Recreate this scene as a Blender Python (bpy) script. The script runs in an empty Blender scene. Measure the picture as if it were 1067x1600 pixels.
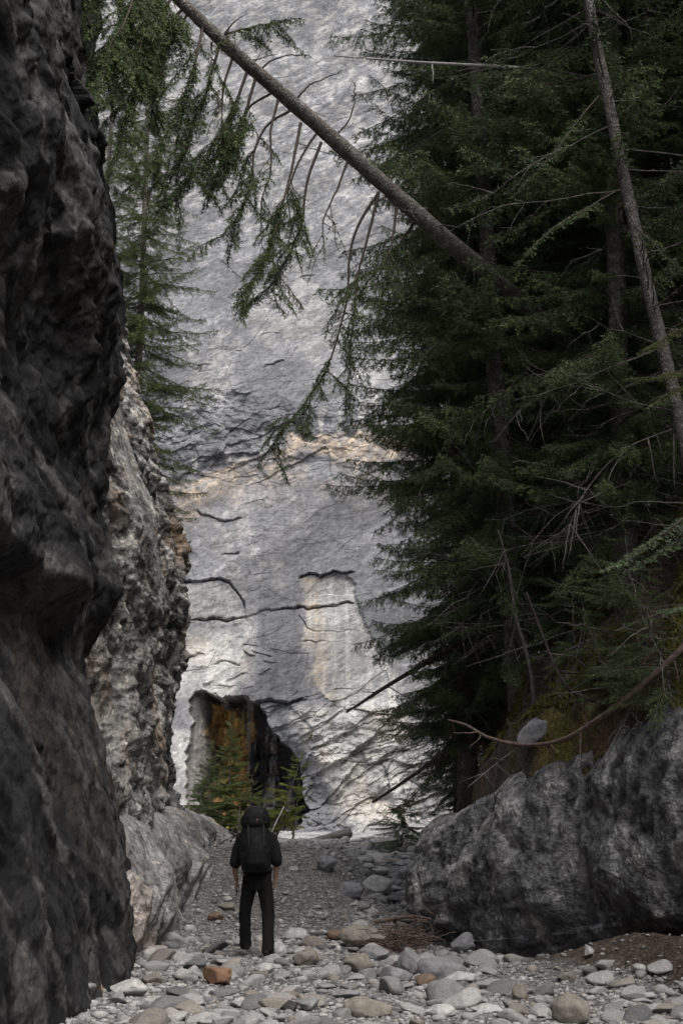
import bpy, bmesh, math, random
import numpy as np
from mathutils import Vector, Matrix

PI = math.pi
R = math.radians
scene = bpy.context.scene
COL = scene.collection
rng = np.random.default_rng(7)
random.seed(7)

# ------------------------------------------------------------------ camera
CAM = np.array((0.0, 0.0, 1.6))
FPX = 2000.0
TH = math.atan(494.0 / FPX)
CT, ST = math.cos(TH), math.sin(TH)
cd = bpy.data.cameras.new("camera")
cam = bpy.data.objects.new("camera", cd)
COL.objects.link(cam)
cam.location = CAM
cam.rotation_euler = (PI / 2 + TH, 0, 0)
cd.sensor_fit = 'VERTICAL'
cd.sensor_height = 24.0
cd.sensor_width = 24.0
cd.lens = FPX / 1600.0 * 24.0
cd.clip_start = 0.1
cd.clip_end = 500.0
scene.camera = cam


def ray(px, py):
    x = (px - 533.5) / FPX
    v = (800.0 - py) / FPX
    return np.array((x, CT - v * ST, ST + v * CT))


def at(px, py, Y):
    """the point of the place seen at that spot of the photo at distance Y along the canyon"""
    d = ray(px, py)
    return CAM + d * (Y / d[1])


def project(P):
    P = np.asarray(P, float)
    q = P - CAM
    f = q[..., 1] * CT + q[..., 2] * ST
    u = -q[..., 1] * ST + q[..., 2] * CT
    return 533.5 + FPX * q[..., 0] / f, 800.0 - FPX * u / f, f


# ------------------------------------------------------------------ noise
def _h(ix, iy, iz, seed):
    h = (ix.astype(np.uint32) * np.uint32(374761393) + iy.astype(np.uint32) * np.uint32(668265263)
         + iz.astype(np.uint32) * np.uint32(2147483647 - 1274126177) + np.uint32((seed * 974711) & 0xffffffff))
    h = (h ^ (h >> np.uint32(13))) * np.uint32(1274126177)
    h = (h ^ (h >> np.uint32(16))) * np.uint32(2246822519)
    return h ^ (h >> np.uint32(15))


_G = np.array([(1, 1, 0), (-1, 1, 0), (1, -1, 0), (-1, -1, 0), (1, 0, 1), (-1, 0, 1), (1, 0, -1), (-1, 0, -1),
               (0, 1, 1), (0, -1, 1), (0, 1, -1), (0, -1, -1), (1, 1, 0), (0, -1, 1), (-1, 1, 0), (0, -1, -1)], np.float32)


def perlin(x, y, z, seed=0):
    x = np.asarray(x, np.float32)
    y = np.broadcast_to(np.asarray(y, np.float32), x.shape)
    z = np.broadcast_to(np.asarray(z, np.float32), x.shape)
    xi, yi, zi = np.floor(x), np.floor(y), np.floor(z)
    fx, fy, fz = x - xi, y - yi, z - zi
    xi, yi, zi = xi.astype(np.int64), yi.astype(np.int64), zi.astype(np.int64)
    u, v, w = (t * t * t * (t * (t * 6 - 15) + 10) for t in (fx, fy, fz))
    out = 0
    for a in (0, 1):
        for b in (0, 1):
            for c in (0, 1):
                g = _G[_h(xi + a, yi + b, zi + c, seed) & 15]
                d = g[..., 0] * (fx - a) + g[..., 1] * (fy - b) + g[..., 2] * (fz - c)
                out = out + d * (u if a else 1 - u) * (v if b else 1 - v) * (w if c else 1 - w)
    return out


def fbm(x, y, z, octv=5, gain=0.5, lac=2.03, seed=0, ridged=False):
    s, a, f = 0, 1.0, 1.0
    for k in range(octv):
        n = perlin(x * f, y * f, z * f, seed + k * 17)
        if ridged:
            n = 1 - 2.2 * np.abs(n)
        s = s + a * n
        a *= gain
        f *= lac
    return s


def cells(x, y, seed=0, jit=0.95):
    """2D Worley: distance to nearest and second nearest point, and three random numbers and the offset of the nearest"""
    x = np.asarray(x, np.float32); y = np.asarray(y, np.float32)
    xi, yi = np.floor(x).astype(np.int64), np.floor(y).astype(np.int64)
    d1 = np.full(x.shape, 9.0, np.float32); d2 = d1.copy()
    bx = np.zeros_like(d1); by = np.zeros_like(d1)
    hb = np.zeros(x.shape, np.uint32)
    zz = np.zeros_like(xi)
    for a in (-1, 0, 1):
        for b in (-1, 0, 1):
            h = _h(xi + a, yi + b, zz, seed)
            ox = xi + a + 0.5 + jit * ((h & 1023) / 1023.0 - 0.5)
            oy = yi + b + 0.5 + jit * (((h >> 10) & 1023) / 1023.0 - 0.5)
            dx, dy = (x - ox).astype(np.float32), (y - oy).astype(np.float32)
            d = np.sqrt(dx * dx + dy * dy)
            m = d < d1
            d2 = np.where(m, d1, np.minimum(d2, d))
            bx = np.where(m, dx, bx); by = np.where(m, dy, by); hb = np.where(m, h, hb)
            d1 = np.where(m, d, d1)
    h2 = _h(hb.astype(np.int64), zz, zz + 3, seed + 5)
    r = [((h2 >> np.uint32(s)) & np.uint32(1023)) / 1023.0 - 0.5 for s in (0, 10, 20)]
    return d1, d2, r, bx, by


def _planes(x, y, seed, sign, tilt):
    xi, yi = np.floor(x).astype(np.int64), np.floor(y).astype(np.int64)
    zz = np.zeros_like(xi); out = np.full(x.shape, -9.0, np.float32)
    for a in (-1, 0, 1):
        for b in (-1, 0, 1):
            h = _h(xi + a, yi + b, zz, seed); h2 = _h(xi + a, yi + b, zz + 7, seed + 1)
            dx = (x - (xi + a + .5 + .9 * ((h & 1023) / 1023.0 - .5))).astype(np.float32)
            dy = (y - (yi + b + .5 + .9 * (((h >> 10) & 1023) / 1023.0 - .5))).astype(np.float32)
            r2 = dx * dx + dy * dy
            v = .55 * ((h >> 20) & 1023) / 1023.0 + tilt * (((h2 & 1023) / 1023.0 - .5) * dx + (((h2 >> 10) & 1023) / 1023.0 - .5) * dy) - .42 * r2 * r2
            out = np.maximum(out, v)
    return out * sign


def facets(x, y, seed, tilt=1.5):
    """chipped rock: the envelope of random planes, with sharp ridges and sharp clefts"""
    x = np.asarray(x, np.float32); y = np.asarray(y, np.float32)
    v = _planes(x, y, seed, 1.0, tilt) + .75 * _planes(x * .9 + 3.3, y * .9 + 1.7, seed + 50, -1.0, tilt) - .09
    return v * 1.25, None


def sstep(a, b, x):
    t = np.clip((x - a) / (b - a), 0, 1)
    return t * t * (3 - 2 * t)


def polydist(px, py, pts):
    d = np.full(np.shape(px), 1e9)
    for (x0, y0), (x1, y1) in zip(pts[:-1], pts[1:]):
        dx, dy = x1 - x0, y1 - y0
        t = np.clip(((px - x0) * dx + (py - y0) * dy) / (dx * dx + dy * dy + 1e-9), 0, 1)
        d = np.minimum(d, np.hypot(px - x0 - t * dx, py - y0 - t * dy))
    return d


def inside(px, py, poly):
    c = np.zeros(np.shape(px), bool)
    n = len(poly)
    for i in range(n):
        x0, y0 = poly[i]; x1, y1 = poly[(i + 1) % n]
        if y0 == y1:
            continue
        m = ((y0 > py) != (y1 > py)) & (px < (x1 - x0) * (py - y0) / (y1 - y0) + x0)
        c ^= m
    return c


def sdpoly(px, py, poly):
    d = polydist(px, py, list(poly) + [poly[0]])
    return np.where(inside(px, py, poly), d, -d)


# ------------------------------------------------------------------ meshes
def link_mesh(name, V, quads=None, tris=None, mat=None, parent=None, smooth=True, cols=None, loc=None):
    me = bpy.data.meshes.new(name)
    V = np.asarray(V, np.float32).reshape(-1, 3)
    q = np.zeros((0, 4), np.int32) if quads is None or len(quads) == 0 else np.asarray(quads, np.int32).reshape(-1, 4)
    t = np.zeros((0, 3), np.int32) if tris is None or len(tris) == 0 else np.asarray(tris, np.int32).reshape(-1, 3)
    me.vertices.add(len(V)); me.vertices.foreach_set("co", V.ravel())
    nl = q.size + t.size
    me.loops.add(nl)
    me.loops.foreach_set("vertex_index", np.concatenate((q.ravel(), t.ravel())))
    me.polygons.add(len(q) + len(t))
    st = np.concatenate((np.arange(len(q)) * 4, q.size + np.arange(len(t)) * 3)).astype(np.int32)
    me.polygons.foreach_set("loop_start", st)
    me.polygons.foreach_set("use_smooth", np.full(len(st), smooth))
    me.update(calc_edges=True)
    if cols is not None:
        a = me.color_attributes.new("stain", 'FLOAT_COLOR', 'POINT')
        c = np.ones((len(V), 4), np.float32); c[:, :3] = cols
        a.data.foreach_set("color", c.ravel())
    if mat:
        me.materials.append(mat)
    o = bpy.data.objects.new(name, me)
    COL.objects.link(o)
    if parent:
        o.parent = parent
    if loc is not None:
        o.location = loc
    return o


def grid_quads(nu, nv, flip=False):
    i = np.arange(nu - 1)[:, None] * nv + np.arange(nv - 1)[None]
    q = np.stack((i, i + nv, i + nv + 1, i + 1), -1).reshape(-1, 4)
    return q[:, ::-1] if flip else q


def tag(o, label=None, cat=None, group=None, kind=None):
    if label: o['label'] = label
    if cat: o['category'] = cat
    if group: o['group'] = group
    if kind: o['kind'] = kind
    return o


def empty(name, loc=(0, 0, 0)):
    o = bpy.data.objects.new(name, None)
    COL.objects.link(o)
    o.location = loc
    return o


class MB:
    """collects tubes and shapes that become ONE mesh"""
    def __init__(s):
        s.v, s.q, s.t, s.n = [], [], [], 0

    def add(s, V, q=None, t=None):
        V = np.asarray(V, float).reshape(-1, 3)
        if q is not None and len(q): s.q.append(np.asarray(q) + s.n)
        if t is not None and len(t): s.t.append(np.asarray(t) + s.n)
        s.v.append(V); s.n += len(V)

    def tube(s, pts, rad, sides=6, wob=0.0, cap=True):
        pts = np.asarray(pts, float); m = len(pts)
        rad = np.broadcast_to(np.asarray(rad, float), (m,))
        tg = np.gradient(pts, axis=0)
        tg /= np.linalg.norm(tg, axis=1)[:, None] + 1e-12
        ref = np.array((0, 0, 1.0)) if abs(tg[0][2]) < 0.9 else np.array((1.0, 0, 0))
        a = np.arange(sides) * 2 * PI / sides
        V = np.empty((m, sides, 3))
        for k in range(m):
            e1 = np.cross(tg[k], ref); e1 /= np.linalg.norm(e1) + 1e-12
            e2 = np.cross(e1, tg[k]); ref = e2
            rr = rad[k] * (1 + wob * rng.uniform(-1, 1, sides)) if wob else rad[k]
            V[k] = pts[k] + (np.cos(a) * rr)[:, None] * e1 + (np.sin(a) * rr)[:, None] * e2
        i = np.arange(m - 1)[:, None] * sides; j = np.arange(sides)[None]; j2 = (j + 1) % sides
        q = np.stack((i + j, i + j2, i + sides + j2, i + sides + j), -1).reshape(-1, 4)
        t = None
        V = V.reshape(-1, 3)
        if cap:
            V = np.vstack((V, pts[0], pts[-1])); c0, c1 = m * sides, m * sides + 1
            t = [(c0, (k + 1) % sides, k) for k in range(sides)] + [(c1, (m - 1) * sides + k, (m - 1) * sides + (k + 1) % sides) for k in range(sides)]
        s.add(V, q, t)

    def build(s, name, mat, parent=None, smooth=True, loc=None):
        return link_mesh(name, np.vstack(s.v), np.vstack(s.q) if s.q else None, np.vstack(s.t) if s.t else None, mat, parent, smooth, loc=loc)


# ------------------------------------------------------------------ materials
def new_mat(name):
    m = bpy.data.materials.new(name); m.use_nodes = True
    nt = m.node_tree
    b = nt.nodes["Principled BSDF"]
    b.inputs["Specular IOR Level"].default_value = 0.25
    return m, nt, b


def nd(nt, typ, **kw):
    n = nt.nodes.new(typ)
    for k, v in kw.items():
        if k in n.inputs.keys():
            n.inputs[k].default_value = v
        else:
            setattr(n, k, v)
    return n


def ramp(nt, src, stops):
    r = nt.nodes.new("ShaderNodeValToRGB")
    e = r.color_ramp.elements
    while len(e) < len(stops): e.new(0.5)
    for k, (p, c) in enumerate(stops):
        e[k].position = p
        e[k].color = (c, c, c, 1) if isinstance(c, (int, float)) else (*c, 1)
    nt.links.new(src, r.inputs[0])
    return r.outputs[0]


def mul(nt, a, b, typ='MULTIPLY', fac=1.0):
    m = nt.nodes.new("ShaderNodeMix"); m.data_type = 'RGBA'; m.blend_type = typ
    m.inputs[0].default_value = fac
    L = nt.links.new
    for s, i in ((a, 6), (b, 7)):
        if isinstance(s, tuple): m.inputs[i].default_value = (*s, 1)
        else: L(s, m.inputs[i])
    return m.outputs[2]


def rock_mat(name, tint=None, sc=1.0, bump=0.05, rough=0.85, stretch=(1, 1, 1), rot=(0, 0, 0), spots=True, k=1.0, cracks=0.55):
    """limestone: the stain colours of the mesh broken up by hard edged flecks, grit and a net of dirt filled cracks"""
    m, nt, b = new_mat(name); L = nt.links.new
    tc = nd(nt, "ShaderNodeTexCoord")
    m0 = nd(nt, "ShaderNodeMapping"); m0.inputs["Rotation"].default_value = rot; L(tc.outputs["Object"], m0.inputs[0])
    mp = nd(nt, "ShaderNodeMapping"); mp.inputs["Scale"].default_value = stretch
    L(m0.outputs[0], mp.inputs[0]); co = mp.outputs[0]
    if tint is None:
        at_ = nd(nt, "ShaderNodeAttribute", attribute_name="stain"); col = at_.outputs["Color"]
    else:
        col = tint
    n1 = nd(nt, "ShaderNodeTexNoise", Scale=1.1 * sc, Detail=5.0, Roughness=0.7); L(co, n1.inputs["Vector"])
    n2 = nd(nt, "ShaderNodeTexNoise", Scale=6.0 * sc, Detail=2.6, Roughness=0.75); L(co, n2.inputs["Vector"])
    c = mul(nt, col, ramp(nt, n1.outputs[0], [(0.36, 1 - .40 * k), (0.47, 1 - .08 * k), (0.53, 1 + .05 * k), (0.66, 1 + .38 * k)]))
    c = mul(nt, c, ramp(nt, n2.outputs[0], [(0.36, 1 - .55 * k), (0.46, 1 - .05 * k), (0.55, 1 + .03 * k), (0.63, 1 + .45 * k)]))
    if spots:
        n3 = nd(nt, "ShaderNodeTexNoise", Scale=2.6 * sc, Detail=4.0, Roughness=0.78, Distortion=0.9); L(co, n3.inputs["Vector"])
        f = ramp(nt, n3.outputs[0], [(0.575, 0.0), (0.61, 1.0)])
        mx = nt.nodes.new("ShaderNodeMix"); mx.data_type = 'RGBA'; mx.blend_type = 'MULTIPLY'
        L(f, mx.inputs[0]); L(c, mx.inputs[6]); mx.inputs[7].default_value = (1 + .6 * k, 1 + .56 * k, 1 + .52 * k, 1)
        c = mx.outputs[2]
        f = ramp(nt, n3.outputs[0], [(0.395, 1.0), (0.43, 0.0)])
        mx = nt.nodes.new("ShaderNodeMix"); mx.data_type = 'RGBA'; mx.blend_type = 'MULTIPLY'
        L(f, mx.inputs[0]); L(c, mx.inputs[6]); mx.inputs[7].default_value = (1 - .5 * min(1, k),) * 3 + (1,)
        c = mx.outputs[2]
    wn = nd(nt, "ShaderNodeTexNoise", Scale=1.7 * sc, Detail=6.0, Roughness=.65); L(co, wn.inputs["Vector"])
    av = mul(nt, co, wn.outputs["Color"], 'ADD', 0.9 / max(.4, sc))
    hs = None
    for q, (vs, wd) in enumerate(((1.25, .018), (3.7, .03))):
        vo = nd(nt, "ShaderNodeTexVoronoi", feature='DISTANCE_TO_EDGE', Scale=vs * sc); L(av, vo.inputs["Vector"])
        cr = ramp(nt, vo.outputs["Distance"], [(0.0, 0.0), (wd, 1.0)])
        gate = ramp(nt, n1.outputs[0] if q else wn.outputs[0], [(.46, 1.0), (.56, 0.0)])            # cracks come and go
        mxx = nd(nt, "ShaderNodeMath", operation='MAXIMUM'); L(cr, mxx.inputs[0]); L(gate, mxx.inputs[1])
        c = mul(nt, c, ramp(nt, mxx.outputs[0], [(0.0, 1 - cracks), (1.0, 1.0)]))
        if hs is None: hs = mxx.outputs[0]
        else:
            ad = nd(nt, "ShaderNodeMath", operation='ADD'); L(hs, ad.inputs[0]); L(mxx.outputs[0], ad.inputs[1]); hs = ad.outputs[0]
    L(c, b.inputs["Base Color"])
    b.inputs["Roughness"].default_value = rough
    h = nd(nt, "ShaderNodeMath", operation='MULTIPLY_ADD'); L(hs, h.inputs[0]); h.inputs[1].default_value = 0.18; L(n2.outputs[0], h.inputs[2])
    n4 = nd(nt, "ShaderNodeTexNoise", Scale=15.0 * sc, Detail=1.0, Roughness=0.6); L(co, n4.inputs["Vector"])
    h2 = nd(nt, "ShaderNodeMath", operation='MULTIPLY_ADD'); L(n4.outputs[0], h2.inputs[0]); h2.inputs[1].default_value = 0.25; L(h.outputs[0], h2.inputs[2])
    bp = nd(nt, "ShaderNodeBump", Strength=1.0, Distance=bump); L(h2.outputs[0], bp.inputs["Height"])
    L(bp.outputs[0], b.inputs["Normal"])
    return m


def simple_mat(name, col, rough=0.8, var=0.35, scale=12.0, bump=0.0, spec=0.25):
    m, nt, b = new_mat(name); L = nt.links.new
    tc = nd(nt, "ShaderNodeTexCoord")
    n = nd(nt, "ShaderNodeTexNoise", Scale=scale, Detail=6.0, Roughness=0.65); L(tc.outputs["Object"], n.inputs["Vector"])
    c = mul(nt, tuple(col), ramp(nt, n.outputs[0], [(0.3, 1 - var), (0.7, 1 + var)]))
    L(c, b.inputs["Base Color"]); b.inputs["Roughness"].default_value = rough
    b.inputs["Specular IOR Level"].default_value = spec
    if bump:
        bp = nd(nt, "ShaderNodeBump", Strength=0.8, Distance=bump); L(n.outputs[0], bp.inputs["Height"]); L(bp.outputs[0], b.inputs["Normal"])
    return m


def stone_mat(name, stops, sc=9.0, bump=0.01):
    """stones: every object (or loose piece) takes its own tone between the stops"""
    m, nt, b = new_mat(name); L = nt.links.new
    tc = nd(nt, "ShaderNodeTexCoord")
    oi = nd(nt, "ShaderNodeObjectInfo"); ge = nd(nt, "ShaderNodeNewGeometry")
    ad = nd(nt, "ShaderNodeMath", operation='ADD'); L(oi.outputs["Random"], ad.inputs[0]); L(ge.outputs["Random Per Island"], ad.inputs[1])
    fr = nd(nt, "ShaderNodeMath", operation='FRACT'); L(ad.outputs[0], fr.inputs[0])
    base = ramp(nt, fr.outputs[0], stops)
    n = nd(nt, "ShaderNodeTexNoise", Scale=sc, Detail=8.0, Roughness=0.7); L(tc.outputs["Object"], n.inputs["Vector"])
    n2 = nd(nt, "ShaderNodeTexNoise", Scale=sc * 5, Detail=5.0, Roughness=0.7); L(tc.outputs["Object"], n2.inputs["Vector"])
    c = mul(nt, base, ramp(nt, n.outputs[0], [(0.3, 0.6), (0.7, 1.35)]))
    c = mul(nt, c, ramp(nt, n2.outputs[0], [(0.3, 0.75), (0.7, 1.2)]))
    L(c, b.inputs["Base Color"]); b.inputs["Roughness"].default_value = 0.85
    bp = nd(nt, "ShaderNodeBump", Strength=0.7, Distance=bump); L(n2.outputs[0], bp.inputs["Height"]); L(bp.outputs[0], b.inputs["Normal"])
    return m


def needle_mat(name, dark, light, scale=1.3):
    m, nt, b = new_mat(name); L = nt.links.new
    tc = nd(nt, "ShaderNodeTexCoord"); oi = nd(nt, "ShaderNodeObjectInfo")
    n = nd(nt, "ShaderNodeTexNoise", Scale=scale, Detail=4.0, Roughness=0.6); L(tc.outputs["Object"], n.inputs["Vector"])
    ge = nd(nt, "ShaderNodeNewGeometry")
    f = nd(nt, "ShaderNodeMath", operation='MULTIPLY_ADD'); L(ge.outputs["Random Per Island"], f.inputs[0]); f.inputs[1].default_value = 0.5
    sb = nd(nt, "ShaderNodeMath", operation='MULTIPLY_ADD'); L(n.outputs[0], sb.inputs[0]); sb.inputs[1].default_value = 2.2; sb.inputs[2].default_value = -0.85
    L(sb.outputs[0], f.inputs[2])
    c = ramp(nt, f.outputs[0], [(0.0, dark), (1.0, light)])
    L(c, b.inputs["Base Color"]); b.inputs["Roughness"].default_value = 0.6
    b.inputs["Specular IOR Level"].default_value = 0.3
    return m


# ================================================================== SETTING
def hill_edge(Y):
    return np.interp(Y, [-20, 6, 10, 12, 13.5, 15, 17, 19, 23, 27, 31, 36, 42, 50, 60],
                     [6.0, 5.6, 5.3, 4.7, 4.1, 3.2, 2.0, 1.55, 1.75, 2.0, 2.1, 2.3, 3.2, 4.5, 6.0])


def hg(x, y):
    """height of the creek bed"""
    x = np.asarray(x, float); y = np.asarray(y, float)
    ch = 1.25 * sstep(17.5, 38, y)
    w = sstep(0.9, -0.5, x - 0.25 * fbm(x * 0.5, y * 0.5, 0, 2, seed=3))
    bank = 1.25 * sstep(19.3, 25.5, y)
    z = ch + (np.maximum(bank, ch) - ch) * w
    z = z + 0.55 * sstep(1.4, 3.6, x) * sstep(22, 27, y) + 0.5 * sstep(46, 56, y) - 0.25 * sstep(38, 46, y)
    z = z + 0.05 * fbm(x * 0.7, y * 0.7, 1.0, 3, seed=9) + 0.12 * sstep(0, 1, fbm(x * .35, y * .35, 4.0, 3, seed=21)) * sstep(20, 24, y)
    # dirt heaped under the overhang of the outcrop
    e = hill_edge(y) - x
    z = z + 0.48 * np.exp(-((e - 0.1) / 0.8) ** 2) * sstep(16.2, 14.6, y) * sstep(11, 12.2, y)
    return z


def build_ground():
    xs = np.concatenate((np.linspace(-40, -8.5, 12), np.linspace(-8, 8, 320), np.linspace(8.5, 45, 14)))
    ys = np.concatenate((np.linspace(-25, 8, 40), np.linspace(8.1, 24, 400), np.linspace(24.1, 42, 220), np.linspace(42.5, 90, 60)))
    X, Y = np.meshgrid(xs, ys, indexing='ij')
    Z = hg(X, Y) + 0.022 * fbm(X * 5, Y * 5, 0, 4, seed=31)
    m, nt, b = new_mat("gravel"); L = nt.links.new
    tc = nd(nt, "ShaderNodeTexCoord")
    vo = nd(nt, "ShaderNodeTexVoronoi", Scale=26.0); L(tc.outputs["Object"], vo.inputs["Vector"])
    v2 = nd(nt, "ShaderNodeTexVoronoi", Scale=75.0); L(tc.outputs["Object"], v2.inputs["Vector"])
    n = nd(nt, "ShaderNodeTexNoise", Scale=0.8, Detail=7.0, Roughness=0.65); L(tc.outputs["Object"], n.inputs["Vector"])
    sep = nd(nt, "ShaderNodeSeparateColor"); L(vo.outputs["Color"], sep.inputs[0])
    sp2 = nd(nt, "ShaderNodeSeparateColor"); L(v2.outputs["Color"], sp2.inputs[0])
    at_ = nd(nt, "ShaderNodeAttribute", attribute_name="stain")
    c = ramp(nt, n.outputs[0], [(0.35, (.14, .133, .13)), (0.6, (.25, .245, .243))])
    c = mul(nt, c, at_.outputs["Color"])
    c = mul(nt, c, ramp(nt, sep.outputs[0], [(0.0, 0.55), (0.6, 1.0), (1.0, 1.7)]))
    c = mul(nt, c, ramp(nt, sp2.outputs[0], [(0.0, 0.6), (1.0, 1.4)]))
    L(c, b.inputs["Base Color"]); b.inputs["Roughness"].default_value = 0.9
    ad = nd(nt, "ShaderNodeMath", operation='MULTIPLY_ADD'); L(v2.outputs["Distance"], ad.inputs[0]); ad.inputs[1].default_value = 0.4; L(vo.outputs["Distance"], ad.inputs[2])
    bp = nd(nt, "ShaderNodeBump", Strength=0.9, Distance=-0.03); L(ad.outputs[0], bp.inputs["Height"]); L(bp.outputs[0], b.inputs["Normal"])
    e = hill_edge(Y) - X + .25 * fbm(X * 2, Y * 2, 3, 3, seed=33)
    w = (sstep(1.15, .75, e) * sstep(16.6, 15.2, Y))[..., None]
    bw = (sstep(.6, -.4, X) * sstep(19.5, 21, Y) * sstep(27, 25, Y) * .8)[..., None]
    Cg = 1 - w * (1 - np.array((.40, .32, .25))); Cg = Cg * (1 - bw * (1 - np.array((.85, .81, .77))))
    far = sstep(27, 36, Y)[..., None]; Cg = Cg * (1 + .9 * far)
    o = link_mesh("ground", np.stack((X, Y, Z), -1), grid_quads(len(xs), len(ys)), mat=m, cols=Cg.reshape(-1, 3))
    tag(o, "gravel creek bed on the canyon floor", kind="structure")


def build_back_wall():
    xs = np.concatenate((np.linspace(-34, -10.2, 50), np.linspace(-10, 8, 460), np.linspace(8.1, 24, 130), np.linspace(24.5, 40, 20)))
    zs = np.concatenate((np.linspace(-1, 52, 1250), np.linspace(52.3, 62, 30)))
    X, Z = np.meshgrid(xs, zs, indexing='ij')
    Yb = 55.0 + 0.17 * Z
    U, V, F = project(np.stack((X, Yb, Z), -1))
    # ---- relief (metres towards the open canyon)
    d = 0.7 * fbm(X * .05, Z * .05, 0, 2, seed=40)
    wx = X + 0.35 * fbm(X * .3, Z * .3, 2, 3, seed=41); wz = Z + 0.35 * fbm(X * .3, Z * .3, 5, 3, seed=42)
    # flowing grain, rising to the right
    g1, g2 = wx * .85 + wz * .52, -wx * .52 + wz * .85
    grain = fbm(g1 * .55, g2 * 1.1, 0, 6, gain=0.6, seed=43) * 1.3
    f1, e1 = facets(wx * .35, wz * .5, 44)
    f2, e2 = facets(wx * 1.1 + .3 * wz, wz * 1.6 - .3 * wx, 45)
    f4, e4 = facets(g1 * .55, g2 * 1.25, 48); f5, e5 = facets(g1 * 1.5 + .2 * wx, g2 * 3.1, 49)
    f3, e3 = facets(wx * 2.6 + .3 * wz, wz * 4.2 - 1.0 * wx, 47)
    rough = sstep(-0.2, 0.5, fbm(X * .12, Z * .12, 7, 3, seed=46))
    blocky = sstep(0.05, 1.0, sstep(1060, 1130, V) * sstep(380, 470, U + 0.3 * (V - 1100)) + sstep(590, 640, V) * sstep(770, 720, V) * .5 + .2 * rough)
    d = d + grain * .015 + f4 * .035 * (.2 + .8 * rough) + f5 * .018 * (.4 + .6 * rough) + f1 * .42 * (.12 + .6 * blocky) + f2 * .24 * (.04 + .8 * blocky) + f3 * .12 * (.05 + blocky)

    J1, J2 = fbm(X * .7, Z * .7, 1, 5, gain=.6, seed=50), fbm(X * .7, Z * .7, 3, 5, gain=.6, seed=50)
    J3 = fbm(X * .35, Z * .35, 9, 3, seed=51)

    def jig(k, a=11):
        return a * (J1 if k in (1, 9, 21) else J2)
    Uj, Vj = U + jig(1), V + jig(3)
    # ledge below the middle band
    lv = np.interp(Uj, [250, 300, 345, 390, 440, 500, 600, 700], [775, 760, 738, 706, 690, 688, 680, 670]) + 22 * fbm(X * .5, Z * .15, 31, 4, gain=.6, seed=53)
    t = Vj - lv
    gate = .25 + .75 * sstep(-.25, .3, fbm(X * .45, Z * .25, 21, 4, seed=52))
    d = d + .5 * gate * np.where(t > 0, np.exp(-t / 55.0) * sstep(0, 10, t), 0) + .2 * gate * sstep(0, -14, t) * sstep(-120, -10, t)
    # band edge higher up
    lv2 = np.interp(Uj, [250, 330, 420, 520, 620], [640, 615, 645, 640, 600]); t2 = Vj - lv2
    d = d + .35 * np.where(t2 > 0, np.exp(-t2 / 30.0) * sstep(0, 8, t2), 0)
    # cracks and roofs
    def crack(pts, w=2.2, depth=.35, step=0.0, reach=60):
        w = w * .6; depth = depth * .55; step = step * .75
        xs_, ys_ = [p[0] for p in pts], [p[1] for p in pts]
        msk = (U > min(xs_) - 40) & (U < max(xs_) + 40) & (V > min(ys_) - 45 - (5 * reach if step else 0)) & (V < max(ys_) + 45)
        ii = np.nonzero(msk.any(1))[0]; jj = np.nonzero(msk.any(0))[0]
        if len(ii) == 0: return
        sl = (slice(ii[0], ii[-1] + 1), slice(jj[0], jj[-1] + 1))
        u, v = U[sl] + 4 * J1[sl] + 5 * f2[sl], V[sl] + 4 * J2[sl] + 5 * f2[sl]
        D = polydist(u, v, pts)
        dd = -depth * np.exp(-(D / w) ** 2) * (.15 + .85 * sstep(-.35, .15, J3[sl] + .5 * J2[sl]))
        if step:
            yl = np.interp(u, xs_, ys_)
            tt = v - yl
            inx = sstep(xs_[0] - 6, xs_[0] + 6, u) * sstep(xs_[-1] + 6, xs_[-1] - 6, u)
            dd = dd + step * inx * sstep(1, -2, tt) * np.exp(np.minimum(tt, 0) / reach)
        d[sl] += dd
    crack([(285, 912), (320, 908), (345, 905), (362, 915), (378, 938), (386, 965)], 2.6, .5)
    crack([(280, 912), (300, 909), (345, 905), (362, 912)], 2, .2, .25, 16)
    crack([(285, 973), (330, 968), (370, 966), (400, 955), (470, 951), (550, 944)], 2.2, .45, .12, 30)
    crack([(466, 962), (482, 985), (500, 991), (520, 990), (545, 985)], 1.6, .25)
    crack([(480, 1006), (515, 1004), (545, 996)], 1.5, .22)
    crack([(475, 1093), (520, 1080), (560, 1075)], 1.5, .2)
    crack([(470, 905), (486, 897), (503, 900), (520, 892), (533, 896), (550, 893)], 1.6, .4, .3, 12)
    crack([(405, 1098), (430, 1096), (455, 1098), (474, 1094)], 2.2, .4, .4, 14)
    crack([(340, 872), (352, 864), (372, 862)], 1.8, .3); crack([(330, 1040), (350, 1036), (375, 1040)], 2, .3)
    crack([(310, 800), (345, 815), (380, 812)], 1.6, .3, .15)
    rl = np.random.default_rng(8)
    # broken blocks with hard edges: the buttress, and thin plates here and there on the wall
    hx, hz = X + .16 * J1, Z + .12 * J2
    q1, q2 = hx * .94 + hz * .34, -hx * .34 + hz * .94
    for sc1, sc2, am, sd_ in ((.34, .62, .34, 90), (.8, 1.5, .17, 91), (2.0, 3.4, .09, 92)):
        _, _, rr, bx_, by_ = cells(q1 * sc1, q2 * sc2, sd_)
        where = np.clip(blocky + .10 * rough, 0, 1) if sd_ > 90 else np.clip(blocky, 0, 1)
        d = d + am * (rr[0] + .5 * rr[1] * by_ - .35 * by_) * where
    _, _, rr, bx_, by_ = cells(g1 * .28, g2 * .55, 93)
    d = d + .10 * np.maximum(rr[0], 0) * (1 - blocky)
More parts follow.
